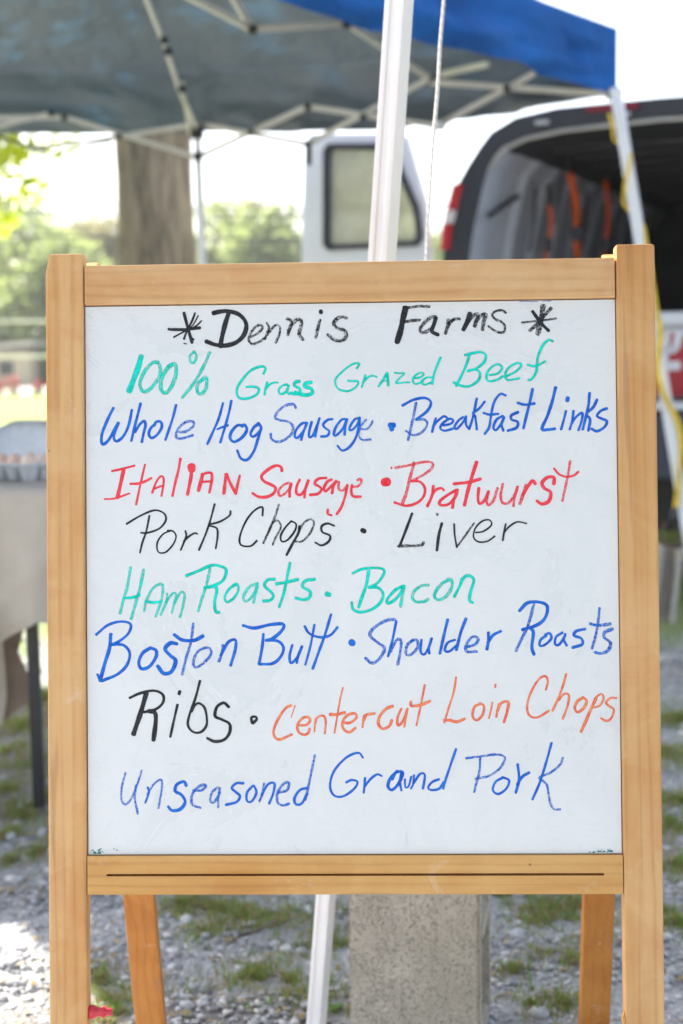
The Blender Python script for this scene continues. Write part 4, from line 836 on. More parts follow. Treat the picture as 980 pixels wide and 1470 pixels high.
p = P(628, 182, dAB(628)-.03); fp(MB().lathe([(0,-.012),(.03,-.012),(.034,0),(.03,.012),(0,.012)], 14, Matrix.Translation(p)), 'end_cap', M_white, smooth=True)
zl = 2.08
foot_a = G(1010, 905)
legs = [(P(886, 145, 5.64), foot_a, .046), (P(283.5, 200, 6.42), P(290, 375, 6.42) + (P(290, 375, 6.42)-P(283.5, 200, 6.42))*2.6, .030),
        (Vector((-3.25, 6.15, zl)), Vector((-3.5, 6.3, 0)), .034), (Vector((-1.32, 2.73, zl)), Vector((-1.6, 2.5, 0)), .034)]
for a, b, w in legs:
    t_ = b.z/(a.z-b.z); b = b + (b-a)*t_; b.z = .002
    fp(rib_pole(b, a + (a-b).normalized()*.05, w*.85, R(25)), 'tent_leg', M_white, bevel=.0015)
    fp(MB().box((b.x-.045, b.y-.045, 0.0), (b.x+.045, b.y+.045, .010)), 'foot_plate', M_white)
p = P(882, 139, 5.66); fp(MB().box((p.x-.028, p.y-.02, p.z-.012), (p.x+.028, p.y+.02, p.z+.03)), 'corner_bracket', M_blackp, bevel=.006)
p = P(284, 226, 6.42); fp(MB().box((p.x-.018, p.y-.03, p.z-.018), (p.x+.018, p.y+.03, p.z+.018)), 'slider', M_blackp, bevel=.006)
gl = [P(-30, 188, 6.1), P(10, 200, 6.1), P(77, 221, 6.15), P(120, 211, 6.2), P(160, 203, 6.25)]
tag(MB().tube(gl, .006, 6).build('tie_cord', M_blackp), 'thin dark cord sagging below the tent edge left of the trunk', 'cord')

# yellow strap down the slanted leg, hook, ring and hanging block
LA, LB = legs[0][0], legs[0][1]
def on_leg(px, py): return P(px, py, LA.y + (LB.y-LA.y)*min(1, max(0, (py-140)/786)) - .035)
hid = Vector((0, .075, 0))
yp = [on_leg(874,163), on_leg(879,180), on_leg(884,197)+hid*.6, on_leg(897,205)+hid, on_leg(905,214)+hid*.4, on_leg(905,232), on_leg(898,258), on_leg(896,276), on_leg(901,292)+hid*.8, on_leg(915,306)+hid, on_leg(925,322)+hid*.4, on_leg(928,352), on_leg(934,380),
      on_leg(940,430), on_leg(947,470), on_leg(946,500), on_leg(942,525), on_leg(946,550), on_leg(957,575), on_leg(970,600), on_leg(977,625), on_leg(978,650), on_leg(974,690), on_leg(970,728)]
fy = catmull([Vector(q) for q in yp], .02)
mbs = MB(); vs = []; fs = []
for i, p in enumerate(fy):
    tw_ = math.sin(i*.21)*1.0; w = Vector((math.cos(tw_*.7), math.sin(tw_*.7)*.5, .1))*(.0065 if p.z > 1.35 else .0115); vs += [p - w + Vector((0, .002, 0)), p + w + Vector((0, .002, 0)), p + w - Vector((0, .002, 0)), p - w - Vector((0, .002, 0))]
    if i:
        b = (i-1)*4; c = i*4
        for k in range(4): fs.append((b+k, b+(k+1) % 4, c+(k+1) % 4, c+k))
tag(MB().add(vs, fs).build('yellow_strap', M_yel, smooth=True), 'yellow webbing strap twisted down the slanted tent leg near the van', 'strap')
hw_ = empty('hanging_weight', 'grey hollow block hung by an iron ring from the yellow strap', 'weight', P(962, 800, 5.22))
HI = Matrix.Translation(hw_.location).inverted()
def hp(mbx, name, mat, **kw):
    o = mbx.build(name, mat, None, **kw); o.parent = hw_; o.matrix_parent_inverse = HI; return o
a = P(969, 730, 5.22); hp(MB().tube([a, P(967, 742, 5.22), P(965, 752, 5.22)], .012, 8), 'hook', M_blackp, smooth=True)
rc = P(962, 768, 5.22); ring = [rc + Vector((math.cos(t)*.036, math.sin(t)*.012, math.sin(t)*.042)) for t in [k*6.2832/20 for k in range(21)]]
hp(MB().tube(ring, .0055, 6, caps=False), 'ring', M_iron, smooth=True)
t0 = P(963, 784, 5.22); t1 = P(950, 892, 5.22); dr = (t1-t0); ax = dr.normalized(); sx = ax.cross(Vector((0, 1, 0))).normalized()
if sx.x < 0: sx = -sx
def slab(o0, o1, y0, y1, name):
    vs = []
    for e in (t0, t1):
        for (s, y) in ((o0, y0), (o1, y0), (o1, y1), (o0, y1)): vs.append(e + sx*s + Vector((0, y, 0)))
    hp(MB().add(vs, [(0,1,2,3),(7,6,5,4),(0,4,5,1),(1,5,6,2),(2,6,7,3),(3,7,4,0)]), name, M_conc)
slab(-.050, -.030, -.03, .05, 'face_shell'); slab(.020, .042, -.03, .05, 'face_shell'); slab(-.0299, .0199, .03, .05, 'web')
hp(MB().beam(t0 - sx*.04 + Vector((0,-.02,.004)), t0 + sx*.036 + Vector((0,-.02,.002)), .018), 'cross_bar', M_iron, bevel=.004)

# ------------------------------------------------------------------ van
VYAW = R(25); van_o = P(636, 360, 6.6)
van = empty('cargo_van', 'white cargo van parked with its rear open and one rear door swung aside', 'van', (van_o.x, 6.60, 0), (0, 0, -VYAW))
def vp(mbx, name, mat, par=None, **kw): return mbx.build(name, mat, par or van, **kw)
VM = Matrix.Translation((van_o.x, 6.60, 0)) @ Matrix.Rotation(-VYAW, 4, 'Z')
half = [(0, .56), (0, 1.50), (.014, 1.65), (.066, 1.84), (.123, 1.93), (.183, 2.012), (.232, 2.068), (.346, 2.124), (.537, 2.150), (.98, 2.154)]
IH = [(.118, .87), (.120, 1.50), (.143, 1.65), (.19, 1.84), (.218, 1.925), (.245, 1.965), (.285, 2.005), (.39, 2.042), (.56, 2.064), (.98, 2.078)]
VW = 1.96
outer = half + [(VW-x, z) for x, z in half[-2::-1]]
def inset(t, zfloor):
    ih = [(x + t*(1 if z < 2.0 else .4), z - (t*.7 if z > 1.95 else 0)) for x, z in IH]; ih[0] = (ih[0][0], zfloor)
    return ih + [(VW-x, z) for x, z in ih[-2::-1]]
def ring_faces(n, close=False): return [(i, i+1, n+i+1, n+i) for i in range(n-1)]
n_o = len(outer); LEN = 5.0
vs = [(x, 0, z) for x, z in outer] + [(x, LEN, z) for x, z in outer]
vp(MB().add(vs, ring_faces(n_o)), 'body_shell', M_vanw, smooth=True)
in1 = inset(0, .87); in2 = inset(.028, .872); in3 = inset(.015, .872)
vs = [(x, -.004, z) for x, z in outer] + [(x, .01, z) for x, z in in1]
vp(MB().add(vs, ring_faces(n_o)), 'seal_and_shade', M_vanseal)  # black gasket, with the shade round the rear opening put into its colour
vs = [(x, .012, z) for x, z in in1] + [(x, .10, z) for x, z in in2] + [(x, .24, z) for x, z in in3]
fs = ring_faces(n_o) + [(a+n_o, b+n_o, c+n_o, d+n_o) for a, b, c, d in ring_faces(n_o)]
lo_f = [f for f in fs if not (6 <= f[0] % n_o < n_o-7)]; hi_f = [f for f in fs if 6 <= f[0] % n_o < n_o-7]
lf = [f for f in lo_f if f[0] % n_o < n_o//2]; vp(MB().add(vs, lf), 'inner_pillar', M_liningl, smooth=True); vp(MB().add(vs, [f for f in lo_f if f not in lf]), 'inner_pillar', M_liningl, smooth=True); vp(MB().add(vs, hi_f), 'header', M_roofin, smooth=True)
trim = [Vector((x, .02, z-.010)) for x, z in in1[4:n_o-4]]
vp(MB().tube(trim, .010, 6), 'weather_strip', plain('cream_weather_strip', (0.45, 0.43, 0.38), 0.6), smooth=True)
# interior lining: side walls grey, ceiling dark
k0 = 6
L1 = in3[:k0+1]; L2 = in3[k0:n_o-k0]; L3 = in3[n_o-k0-1:]
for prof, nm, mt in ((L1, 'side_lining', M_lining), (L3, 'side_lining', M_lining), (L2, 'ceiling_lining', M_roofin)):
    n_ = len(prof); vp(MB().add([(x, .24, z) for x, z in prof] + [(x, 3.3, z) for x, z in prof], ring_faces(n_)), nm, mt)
# vertical ribs on the left wall and roof bows
for k in range(8):
    y = .42 + k*.34
    rib = MB(); n_ = k0+1
    for dy in (0,):
        vs = [(x+.002, y, z) for x, z in L1] + [(x+.035, y+.02, z-.01*(z > 1.95)) for x, z in L1] + [(x+.035, y+.07, z-.01*(z > 1.95)) for x, z in L1] + [(x+.002, y+.09, z) for x, z in L1]
        fs = []
        for r_ in range(3): fs += [(r_*n_+i, r_*n_+i+1, (r_+1)*n_+i+1, (r_+1)*n_+i) for i in range(n_-1)]
        rib.add(vs, fs)
    vp(rib, 'wall_rib', M_lining, smooth=True)
    vp(MB().box((.4, y, 2.02), (1.56, y+.05, 2.05)), 'roof_bow', M_roofin)
vp(MB().box((.12, .26, 1.93), (.16, 3.2, 1.99)), 'wall_rail', M_lining)
vp(MB().box((.12, .26, 1.30), (.155, 3.2, 1.36)), 'wall_rail', M_lining)
vp(MB().box((.1, .0, .84), (VW-.1, 3.3, .875)), 'cargo_floor', M_bumper)
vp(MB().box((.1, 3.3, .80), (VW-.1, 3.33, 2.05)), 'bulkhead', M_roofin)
vp(MB().box((.0, -.012, .832), (VW, .03, .868)), 'sill', M_vanw, bevel=.006)
vp(MB().box((-.01, -.12, .54), (VW+.01, .02, .815)), 'bumper', M_bumper, bevel=.02)
vp(MB().box((.12, .3, .27), (VW-.12, 4.8, .79)), 'underbody', M_roofin)
for (x, y) in ((.06, 1.1), (VW-.30, 1.1), (.06, 4.2), (VW-.30, 4.2)):
    Mw = Matrix.Translation((x, y, .37)) @ Matrix.Rotation(R(90), 4, 'Y')
    wh = vp(MB().lathe([(.2, 0), (.35, .01), (.37, .04), (.37, .2), (.35, .23), (.2, .24)], 28, Mw), 'wheel', M_vanseal, smooth=True)
    MB().lathe([(0, .03), (.08, .03), (.19, .05), (.2, .02), (.2, .22), (.19, .20), (0, .21)], 20, Mw).build('rim', M_lining, wh)
tl_ = MB(); vs = []; zz = [1.565, 1.60, 1.70, 1.80, 1.86, 1.885]
def oxx(z):
    for (x0, z0), (x1, z1) in zip(half, half[1:]):
        if z0 <= z <= z1: return x0 + (x1-x0)*(z-z0)/(z1-z0)
    return .2
lamp = empty('tail_light', None, None); lamp.parent = van
def lens(z0, z1, mat, nm):
    vs = []; fs = []; m_ = 6
    for i in range(m_+1):
        z = z0 + (z1-z0)*i/m_; x = oxx(z); vs += [(x+.034, -.012, z), (x+.008, -.030, z), (x-.012, -.024, z), (x-.016, .03, z), (x-.006, .10, z)]
    for i in range(m_):
        for j in range(4): fs.append((i*5+j, i*5+j+1, i*5+j+6, i*5+j+5))
    fs += [(0, 1, 2, 3, 4), tuple(m_*5+q for q in (4, 3, 2, 1, 0))]
    o = MB().add(vs, fs).build(nm, mat, lamp, smooth=True); return o
lens(1.56, 1.675, M_redl, 'red_lens'); lens(1.677, 1.735, M_cll, 'clear_lens'); lens(1.737, 1.85, M_redl, 'red_lens')
vp(MB().box((.67, -.020, 2.118), (.90, .0, 2.142)), 'brake_light', plain('dark_red_lens', (0.22, 0.01, 0.02), 0.3), bevel=.006)
vp(MB().box((.44, -.02, 2.085), (.50, .0, 2.10)), 'roof_lamp', M_lining); vp(MB().box((.80, -.02, 2.09), (.86, .0, 2.105)), 'roof_lamp', M_lining)
# open left rear door, swung right round
dr_ = empty('rear_door', None, None); dr_.parent = van
def dpoly(off): return [(-.745+off, .62+off), (-.745+off, 2.165-off*1.0), (-.70+off, 2.185-off), (-.20-off*.3, 2.165-off), (-.135-off, 2.07-off*.3), (-.06-off, 1.87), (-.02-off, 1.66), (-.005-off, 1.40), (-.005-off, .62+off)]
def prism(poly, y0, y1):
    n = len(poly); return MB().add([(x, y0, z) for x, z in poly] + [(x, y1, z) for x, z in poly], [tuple(range(n)), tuple(range(n, 2*n))[::-1]] + [(i, n+i, n+(i+1) % n, (i+1) % n) for i in range(n)])
def frame_ring(o, i_, y0, y1):
    n = len(o); v = [(x, y0, z) for x, z in o] + [(x, y0, z) for x, z in i_] + [(x, y1, z) for x, z in o] + [(x, y1, z) for x, z in i_]
    f = []
    for k in range(n):
        j = (k+1) % n; f += [(k, j, n+j, n+k), (2*n+k, 3*n+k, 3*n+j, 2*n+j), (k, 2*n+k, 2*n+j, j), (n+k, n+j, 3*n+j, 3*n+k)]
    return MB().add(v, f)
wo_ = [(-.585, 1.585), (-.608, 1.61), (-.600, 2.05), (-.575, 2.078), (-.275, 2.058), (-.250, 2.045), (-.120, 1.76), (-.103, 1.62), (-.125, 1.585)]
wi_ = [(-.565, 1.608), (-.582, 1.625), (-.575, 2.035), (-.560, 2.052), (-.290, 2.032), (-.270, 2.022), (-.146, 1.755), (-.128, 1.63), (-.143, 1.608)]
# door skin as ring round the window: outline resampled to nine points to match
od = [(-.735, .62), (-.728, 1.60), (-.702, 2.10), (-.665, 2.133), (-.215, 2.10), (-.18, 2.085), (-.095, 1.80), (-.070, 1.55), (-.03, .62)]
frame_ring(od, wo_, .005, .055).build('door_panel', M_vanw, dr_, bevel=.006)
frame_ring(wo_, wi_, -.012, .058).build('window_rubber', M_vanseal, dr_, bevel=.004)
prism(wi_, .02, .03).build('window_glass', M_glass, dr_)
MB().box((-.72, -.004, .95), (-.08, .004, 1.40)).build('door_trim', M_liningl, dr_, bevel=.01)
# second rear door, open at the right side (beyond the frame)
dr2 = prism([(VW+.01, .62), (VW+.01, 1.66), (VW+.15, 2.1), (VW+.2, 2.165), (VW+.74, 2.165), (VW+.74, .62)], .005, .055).build('rear_door', M_vanw, van, bevel=.006)
# cargo: cooler with red label
Lc = van.location
def vthing(name, label, cat, loc): return empty(name, label, cat, VM @ Vector(loc), (0, 0, -VYAW))
ck = vthing('cooler', 'white box with a red panel and white lettering just inside the open van', 'cooler', (.98, .20, 0.876))
MB().box((-.14, 0, 0), (.62, .38, .315)).build('box_body', M_vanw, ck, bevel=.02)
MB().box((-.16, -.02, .316), (.64, .40, .385)).build('lid', M_vanw, ck, bevel=.03, seg=3)
MB().box((-.12, -.010, .010), (.60, -.0005, .288)).build('red_panel', M_redp, ck)
def bar(pts, w):
    lt = MB()
    for (x0, z0), (x1, z1) in zip(pts, pts[1:]):
        d = Vector((x1-x0, z1-z0)).normalized(); n_ = Vector((-d.y, d.x))*w/2
        lt.add([(x0-n_.x, -.0125, z0-n_.y), (x1-n_.x, -.0125, z1-n_.y), (x1+n_.x, -.0125, z1+n_.y), (x0+n_.x, -.0125, z0+n_.y)], [(0, 1, 2, 3)])
    lt.build('letter_stroke', M_vanw, ck)
# letter strokes measured on the panel plane
def on_panel(px, py):
    r = ray(px, py); o_ = VM.inverted() @ CAM; d_ = VM.inverted().to_3x3() @ r; t = (.19 - o_.y)/d_.y; q = o_ + d_*t
    return (q.x-.98, q.z-0.876)
bar([on_panel(976, 476), on_panel(969, 502)], .036)
bar([on_panel(953, 503.2), on_panel(970, 502.2)], .030)
bar([on_panel(958, 525.5), on_panel(977, 524.5)], .040)
bar([on_panel(957, 480), on_panel(951, 560)], .030)
# orange straps and a bent cable hanging in the van
def strap(px0, py0, px1, py1, lx, w, lab, mid_=None):
    def loc(px, py):
        r = ray(px, py); o_ = VM.inverted() @ CAM; d_ = VM.inverted().to_3x3() @ r; t = (lx - o_.x)/d_.x; return VM @ (o_ + d_*t)
    a = loc(px0, py0); b = loc(px1, py1); root = empty('hanging_strap', lab, 'strap', a, group='orange straps hanging inside the van')
    IV_ = Matrix.Translation(a).inverted(); n = 14; vs = []; fs = []
    for i in range(n+1):
        t = i/n; p = a.lerp(b, t) + Vector((.012*math.sin(t*5), 0, 0)); q = Vector((math.cos(.5*t), .5*math.sin(.8*t), 0))*w/2
        vs += [p-q, p+q, p+q+Vector((0, .004, 0)), p-q+Vector((0, .004, 0))]
        if i:
            b0 = (i-1)*4; c0_ = i*4
            for k in range(4): fs.append((b0+k, b0+(k+1) % 4, c0_+(k+1) % 4, c0_+k))
    o = MB().add(vs, fs).build('webbing', M_strap, root, smooth=True); o.matrix_parent_inverse = IV_
    p = a.lerp(b, .70); s = w*.75
    o = MB().box((p.x-s, p.y-.02, p.z-.035), (p.x+s, p.y+.02, p.z+.035)).build('buckle', M_blackp, root, bevel=.006); o.matrix_parent_inverse = IV_
    o = MB().tube([a + Vector((0, 0, -.01)), a + Vector((.004, 0, .05)), a + Vector((-.004, 0, .09))], .012, 6).build('hook', M_blackp, root); o.matrix_parent_inverse = IV_
strap(817, 247, 833, 372, .40, .036, 'widest orange strap hanging in the van, between the two others')
strap(869, 258, 871, 392, .40, .030, 'orange strap hanging in the van nearest the slanted tent leg')
strap(788, 292, 787, 378, .33, .018, 'faint orange strap hanging in the van nearest the tail light')
def vloc(px, py, lx):
    r = ray(px, py); o_ = VM.inverted() @ CAM; d_ = VM.inverted().to_3x3() @ r; t = (lx - o_.x)/d_.x; return VM @ (o_ + d_*t)
cb_ = catmull([vloc(*q, .22) for q in ((745,205),(748,225),(756,250),(750,275),(728,292),(702,310))], .03)
tag(MB().tube(cb_, .011, 8).build('bent_cable', M_blackp, smooth=True), 'black bent cable hanging on the inner wall of the van', 'cable')
for (px, py, wh_) in ((806, 262, 'just left of the widest orange strap'), (842, 300, 'between the two longer orange straps'), (768, 300, 'left of the faint orange strap'), (902, 300, 'right of all the orange straps')):
    a_ = vloc(px, py-30, .30); b_ = vloc(px-8, py+60, .30)
    tag(MB().tube([a_, a_.lerp(b_, .5)+Vector((.01, 0, 0)), b_], .007, 6).build('thin_cord', M_blackp), 'thin dark cord in the van ' + wh_, 'cord', group='dark cords hanging in the van')

# ------------------------------------------------------------------ table
tfoot = G(57, 1158); tx0, tx1, ty0 = -2.35, tfoot.x + .06, tfoot.y - .02; ty1 = ty0 + .76; tz = P(35, 706, ty0).z
tb = empty('folding_table', 'folding table with black legs under a pale linen cloth at the left', 'table', ((tx0+tx1)/2, (ty0+ty1)/2, 0))
TBI = Matrix.Translation(tb.location).inverted()
def tp(mbx, name, mat, **kw):
    o = mbx.build(name, mat, None, **kw); o.parent = tb; o.matrix_parent_inverse = TBI; return o
tp(MB().box((tx0, ty0, tz-.03), (tx1, ty1, tz)), 'table_top', M_vanw)
for x in (tx0+.12, tfoot.x):
    for y in (tfoot.y, ty1-.06):
        tp(MB().beam((x, y, .0), (x-.004 if x > -1 else x, y, tz-.032), .027, .027), 'leg', M_blackp, bevel=.003)
def drape(x0, x1, y0, y1, z, hang, mat, name, amp=.02, seed=0, rag=.02):
    # top sheet plus front / right / back skirts in one continuous cloth
    nu, nh = 70, 16; vs = []; fs = []
    per = []
    L = [(x0, y0), (x1, y0), (x1, y1), (x0, y1)]
    tot = 2*(x1-x0) + 2*(y1-y0); m_ = 220
    for i in range(m_):
        s = tot*i/m_
        if s < x1-x0: per.append((x0+s, y0, 0, -1))
        elif s < x1-x0+y1-y0: per.append((x1, y0+s-(x1-x0), 1, 0))
        elif s < 2*(x1-x0)+y1-y0: per.append((x1-(s-(x1-x0)-(y1-y0)), y1, 0, 1))
        else: per.append((x0, y1-(s-2*(x1-x0)-(y1-y0)), -1, 0))
    for j in range(nh+1):
        f = j/nh
        for i, (x, y, nx_, ny_) in enumerate(per):
            fold = (math.sin(i*.42+seed) + .6*math.sin(i*.95+2*seed) + .4*math.sin(i*.21))*amp*f**1.2
            fold += .045*f**.8*mnoise.noise(Vector((x*5+f*2.2, y*5, f*3.0))) + .018*mnoise.noise(Vector((x*16, y*16, f*9)))*f
            h = hang(x, y)*f; o_ = .008*min(1, f*6) + fold + .02*f
            vs.append((x + nx_*o_ + ny_*0 + fold*.25*abs(ny_), y + ny_*o_, z - h + .004*math.sin(i*.8)*f))
    for j in range(nh):
        for i in range(m_):
            k = (i+1) % m_; fs.append((j*m_+k, j*m_+i, (j+1)*m_+i, (j+1)*m_+k))
    fs.append(tuple(range(m_)))
    return MB().add(vs, fs).build(name, mat, None, smooth=True)
hang1 = lambda x, y: .315 + .09*min(1, max(0, (-.72-x)/.12)) + .02*math.sin(x*9) 
o = drape(tx0-.01, tx1+.01, ty0-.012, ty1+.01, tz+.006, hang1, M_linen, 'tablecloth', .030, 1)
tag(o, 'pale creased linen tablecloth draped over the table under the egg carton', 'tablecloth')
hf = [P(-20, 900, 3.60), P(8, 925, 3.60), P(25, 938, 3.60), P(52, 997, 3.58), P(30, 1015, 3.57), P(10, 1032, 3.56), P(-20, 1050, 3.56)]
vs = [p for p in hf] + [p + Vector((0, .012, 0)) for p in hf]; n_ = len(hf)
mbq = MB().add(vs, [tuple(range(n_)), tuple(range(n_, 2*n_))[::-1]] + [(i, n_+i, n_+(i+1) % n_, (i+1) % n_) for i in range(n_)])
mbq.add([P(-20, 880, 3.62), P(40, 880, 3.62), P(25, 940, 3.605), P(-20, 930, 3.605)], [(0, 1, 2, 3)])
tag(mbq.build('hanging_cloth', M_taupe), 'taupe cloth corner hanging below the linen tablecloth beside the black leg', 'cloth')
hf = [P(-20, 890, 3.54), P(2, 900, 3.54), P(9, 1000, 3.53), P(3, 1040, 3.53), P(-20, 1050, 3.53)]
vs = [p for p in hf] + [p + Vector((0, .006, 0)) for p in hf]; n_ = 5
tag(MB().add(vs, [tuple(range(n_)), tuple(range(n_, 2*n_))[::-1]] + [(i, n_+i, n_+(i+1) % n_, (i+1) % n_) for i in range(n_)]).build('hanging_cloth', M_linen), 'pale cloth edge hanging at the far left in front of the taupe cloth', 'cloth')

# egg carton
RC = Matrix.Rotation(R(-36), 4, 'Z'); co_ = G(40, 693, tz+.007); co_ = co_ - RC @ Vector((-.058, -.03, 0))
ctn = empty('egg_carton', 'open grey pulp egg carton with raised lid and brown eggs on the table', 'egg carton', (co_.x, co_.y, tz+.007), (0, 0, R(-36)))
tray = MB()
# cup tray: local x -0.3..0 ; two rows, cups as tapered wells seen from outside
def cup(cx, cy, r=.024, h=.045):
    return [(r*.62, 0), (r*.70, .002), (r*1.0, h*.8), (r*1.04, h), (r*.98, h), (r*.9, h*.8), (r*.58, .006), (0, .006)]
for i in range(6):
    for j in range(2):
        cx, cy = -.335 + i*.0495, -.0 + j*.0495
        MB().lathe(cup(cx, cy), 14, Matrix.Translation((cx, cy, 0))).build('cup', M_pulp, ctn, smooth=True)
rim = MB()
rim.box((-.365, -.032, .040), (-.058, -.023, .0455)); rim.box((-.365, .073, .040), (-.058, .082, .0455)); rim.box((-.365, -.023, .040), (-.357, .073, .0455)); rim.box((-.066, -.023, .040), (-.058, .073, .0455))
rim.build('rim', M_pulp, ctn, bevel=.001)
# lid: raised shell, tilted back, facing the viewer
lid = MB(); vs = []; fs = []
NL = 20
def lidpt(u, v, inn):   # u along -1..1, v 0..1 up
    w = .165 - .030*v*v; r = .022
    x = u*w; z = .100*math.sin(min(1, v*1.08)*math.pi/2)*(1-.18*abs(u)**6); y = .012 + .050*v
    dep = .042*(1 - max(abs(u), 0)**6)*(math.sin(math.pi*min(1, max(0, v)))**.35)
    return Vector((x-.205, .085 + y + dep - (.003 if inn else 0), .045 + z))
for inn in (0, 1):
    for j in range(NL+1):
        for i in range(NL+1): vs.append(lidpt(-1+2*i/NL, j/NL, inn))
q_ = (NL+1)**2
for j in range(NL):
    for i in range(NL):
        a = j*(NL+1)+i; fs.append((a, a+NL+1, a+NL+2, a+1)); fs.append((q_+a, q_+a+1, q_+a+NL+2, q_+a+NL+1))
lid.add(vs, fs).build('lid', M_pulp, ctn, smooth=True)
for i, (ex, ey, el) in enumerate(((5, 0, 'light brown egg in the front right end cup of the open carton'), (4, 0, 'brown egg in the front row of the carton next to the end egg'), (3, 0, 'brown egg in the front row cut off by the left edge of the photo'), (5, 1, 'pale egg in the back row at the right end under the raised lid'), (4, 1, 'brown egg in the back row half hidden behind the front eggs'))):
    eg = MB().lathe([(0, -.026), (.010, -.0245), (.0175, -.019), (.0212, -.009), (.0218, 0), (.0205, .010), (.0170, .019), (.0110, .0265), (.005, .0298), (0, .0305)], 18)
    eo = eg.build('egg', M_egg if i % 3 else M_egg2, None, smooth=True)
    eo.matrix_world = Matrix.Translation((co_.x, co_.y, tz+.007)) @ RC @ Matrix.Translation((-.335 + ex*.0495, ey*.0495, .038)) @ Matrix.Rotation(rnd.uniform(-.3, .3), 4, 'Y')
    tag(eo, el, 'egg', group='eggs in the open carton')

# ------------------------------------------------------------------ trees
def crown(name, blobs, n, size, mat, parent, seed):
    r_ = np.random.RandomState(seed); vol = np.array([b[3]**3 for b in blobs]); pick = r_.choice(len(blobs), n, p=vol/vol.sum())
    b = np.array(blobs)[pick]; d = r_.randn(n, 3); d /= np.linalg.norm(d, axis=1, keepdims=True)
    rad = b[:, 3]*(0.45 + 0.6*r_.rand(n))
    # clumping: sub clusters
    nc = max(6, n//45); cc = r_.randn(nc, 3); cc /= np.linalg.norm(cc, axis=1, keepdims=True)
    j = r_.choice(nc, n); d = d*0.30 + cc[j]; d /= np.linalg.norm(d, axis=1, keepdims=True)*(.85+.3*r_.rand(nc)[j][:, None])
    c = b[:, :3] + d*rad[:, None]*np.array([1, 1, .8])
    t1 = r_.randn(n, 3); t1 /= np.linalg.norm(t1, axis=1, keepdims=True); t2 = np.cross(t1, r_.randn(n, 3)); t2 /= np.linalg.norm(t2, axis=1, keepdims=True)
    s = size*r_.uniform(.6, 1.3, n)[:, None]
    V = np.stack([c - t1*s, c + t2*s*.45, c + t1*s, c - t2*s*.45], 1).reshape(-1, 3)
    return np_mesh(name, V, np.arange(n*4).reshape(-1, 4), mat, parent, k=4)
def limb(a, b, r0, r1, n=7, wob=.12, seed=0):
    a, b = Vector(a), Vector(b); rr = random.Random(seed); pts = []; rad = []
    for i in range(n+1):
        t = i/n; p = a.lerp(b, t) + Vector((rr.uniform(-wob, wob), rr.uniform(-wob, wob), 0))*min(t, .6)*(b-a).length*.2; pts.append(p); rad.append(r0 + (r1-r0)*t)
    return pts, rad
# main trunk behind the tent
bx = P(222, 300, 9.0).x
tr1 = empty('shade_tree', 'large tree with a straight grey brown trunk standing behind the blue tent', 'tree', (bx, 9.0, 0))
tk = MB()
prof = [(-.05, .40), (.15, .31), (.5, .265), (1.2, .245), (1.6, .238), (2.2, .225), (2.5, .232), (3.3, .23), (4.2, .21)]
def trunk_ring(mb_, prof, cx, n=28):
    vs = []; fs = []
    for z, r in prof:
        for k in range(n):
            a = 6.2832*k/n; rr = r*(1 + .035*math.sin(a*5+z) + .03*math.sin(a*9-2*z) + .02*math.sin(a*3+3*z)); vs.append((cx(z)+rr*math.cos(a), rr*math.sin(a), z))
    m_ = len(prof)
    for i in range(m_-1):
        for k in range(n): fs.append((i*n+k, i*n+(k+1) % n, (i+1)*n+(k+1) % n, (i+1)*n+k))
    mb_.add(vs, fs)
trunk_ring(tk, [(z, r) for z, r in prof], lambda z: -.016*(z-2))
for sd, tgt in enumerate(((-1.8, -.2, 6.2), (-.6, 1.2, 7.2), (1.2, .8, 6.8), (-2.3, .9, 5.6), (.3, -.9, 6.9))):
    p_, r_ = limb((-.03, 0, 3.9+.05*sd), tgt, .13, .03, seed=sd); tk.tube(p_, r_, 9)
tk.build('trunk', M_bark, tr1, smooth=True)
crown('crown', [(-1.8, -.2, 6.3, 1.6), (-.6, 1.0, 7.3, 1.7), (1.0, .7, 7.0, 1.4), (-2.6, .7, 5.8, 1.3), (-.9, -1.0, 6.0, 1.3)], 9000, .075, M_leaf, tr1, 5)
# leafy tree whose lower branches hang in at the left
tl0 = P(22, 262, 9.6)
tr2 = empty('leafy_tree', 'tree with bright yellow green leaves hanging in at the top left', 'tree', (tl0.x-1.7, 10.1, 0)); hz = tl0.z
tk = MB(); trunk_ring(tk, [(-.05, .28), (.3, .2), (1.5, .16), (3, .13), (4.5, .08)], lambda z: .04*z)
for sd, tgt in enumerate(((1.6, -.5, hz), (1.8, -.4, hz+.4), (-1.4, .5, 4.0), (.4, 1.1, 4.6), (1.2, -.9, 3.7), (.8, -1.2, 5.0))):
    p_, r_ = limb((.08, 0, 1.9+.25*sd), tgt, .05, .012, seed=20+sd); tk.tube(p_, r_, 7)
tk.build('trunk', M_bark, tr2, smooth=True)
crown('crown', [(1.62, -.5, hz, .30), (1.80, -.4, hz+.32, .30), (1.45, -.4, hz-.22, .26), (1.5, -.6, hz+.75, .45), (1.35, -.5, hz+.35, .35), (.9, .3, 4.0, 1.0), (-.6, .4, 4.4, 1.2), (.3, -.8, 5.0, 1.2), (1.2, -1.0, 4.5, .9)], 8500, .055, M_leaf, tr2, 9)
crown('hanging_foliage', [(1.62, -.5, hz, .30), (1.80, -.4, hz+.32, .30), (1.40, -.4, hz-.22, .26), (1.35, -.5, hz+.35, .35)], 800, .045, M_leafy, tr2, 19)

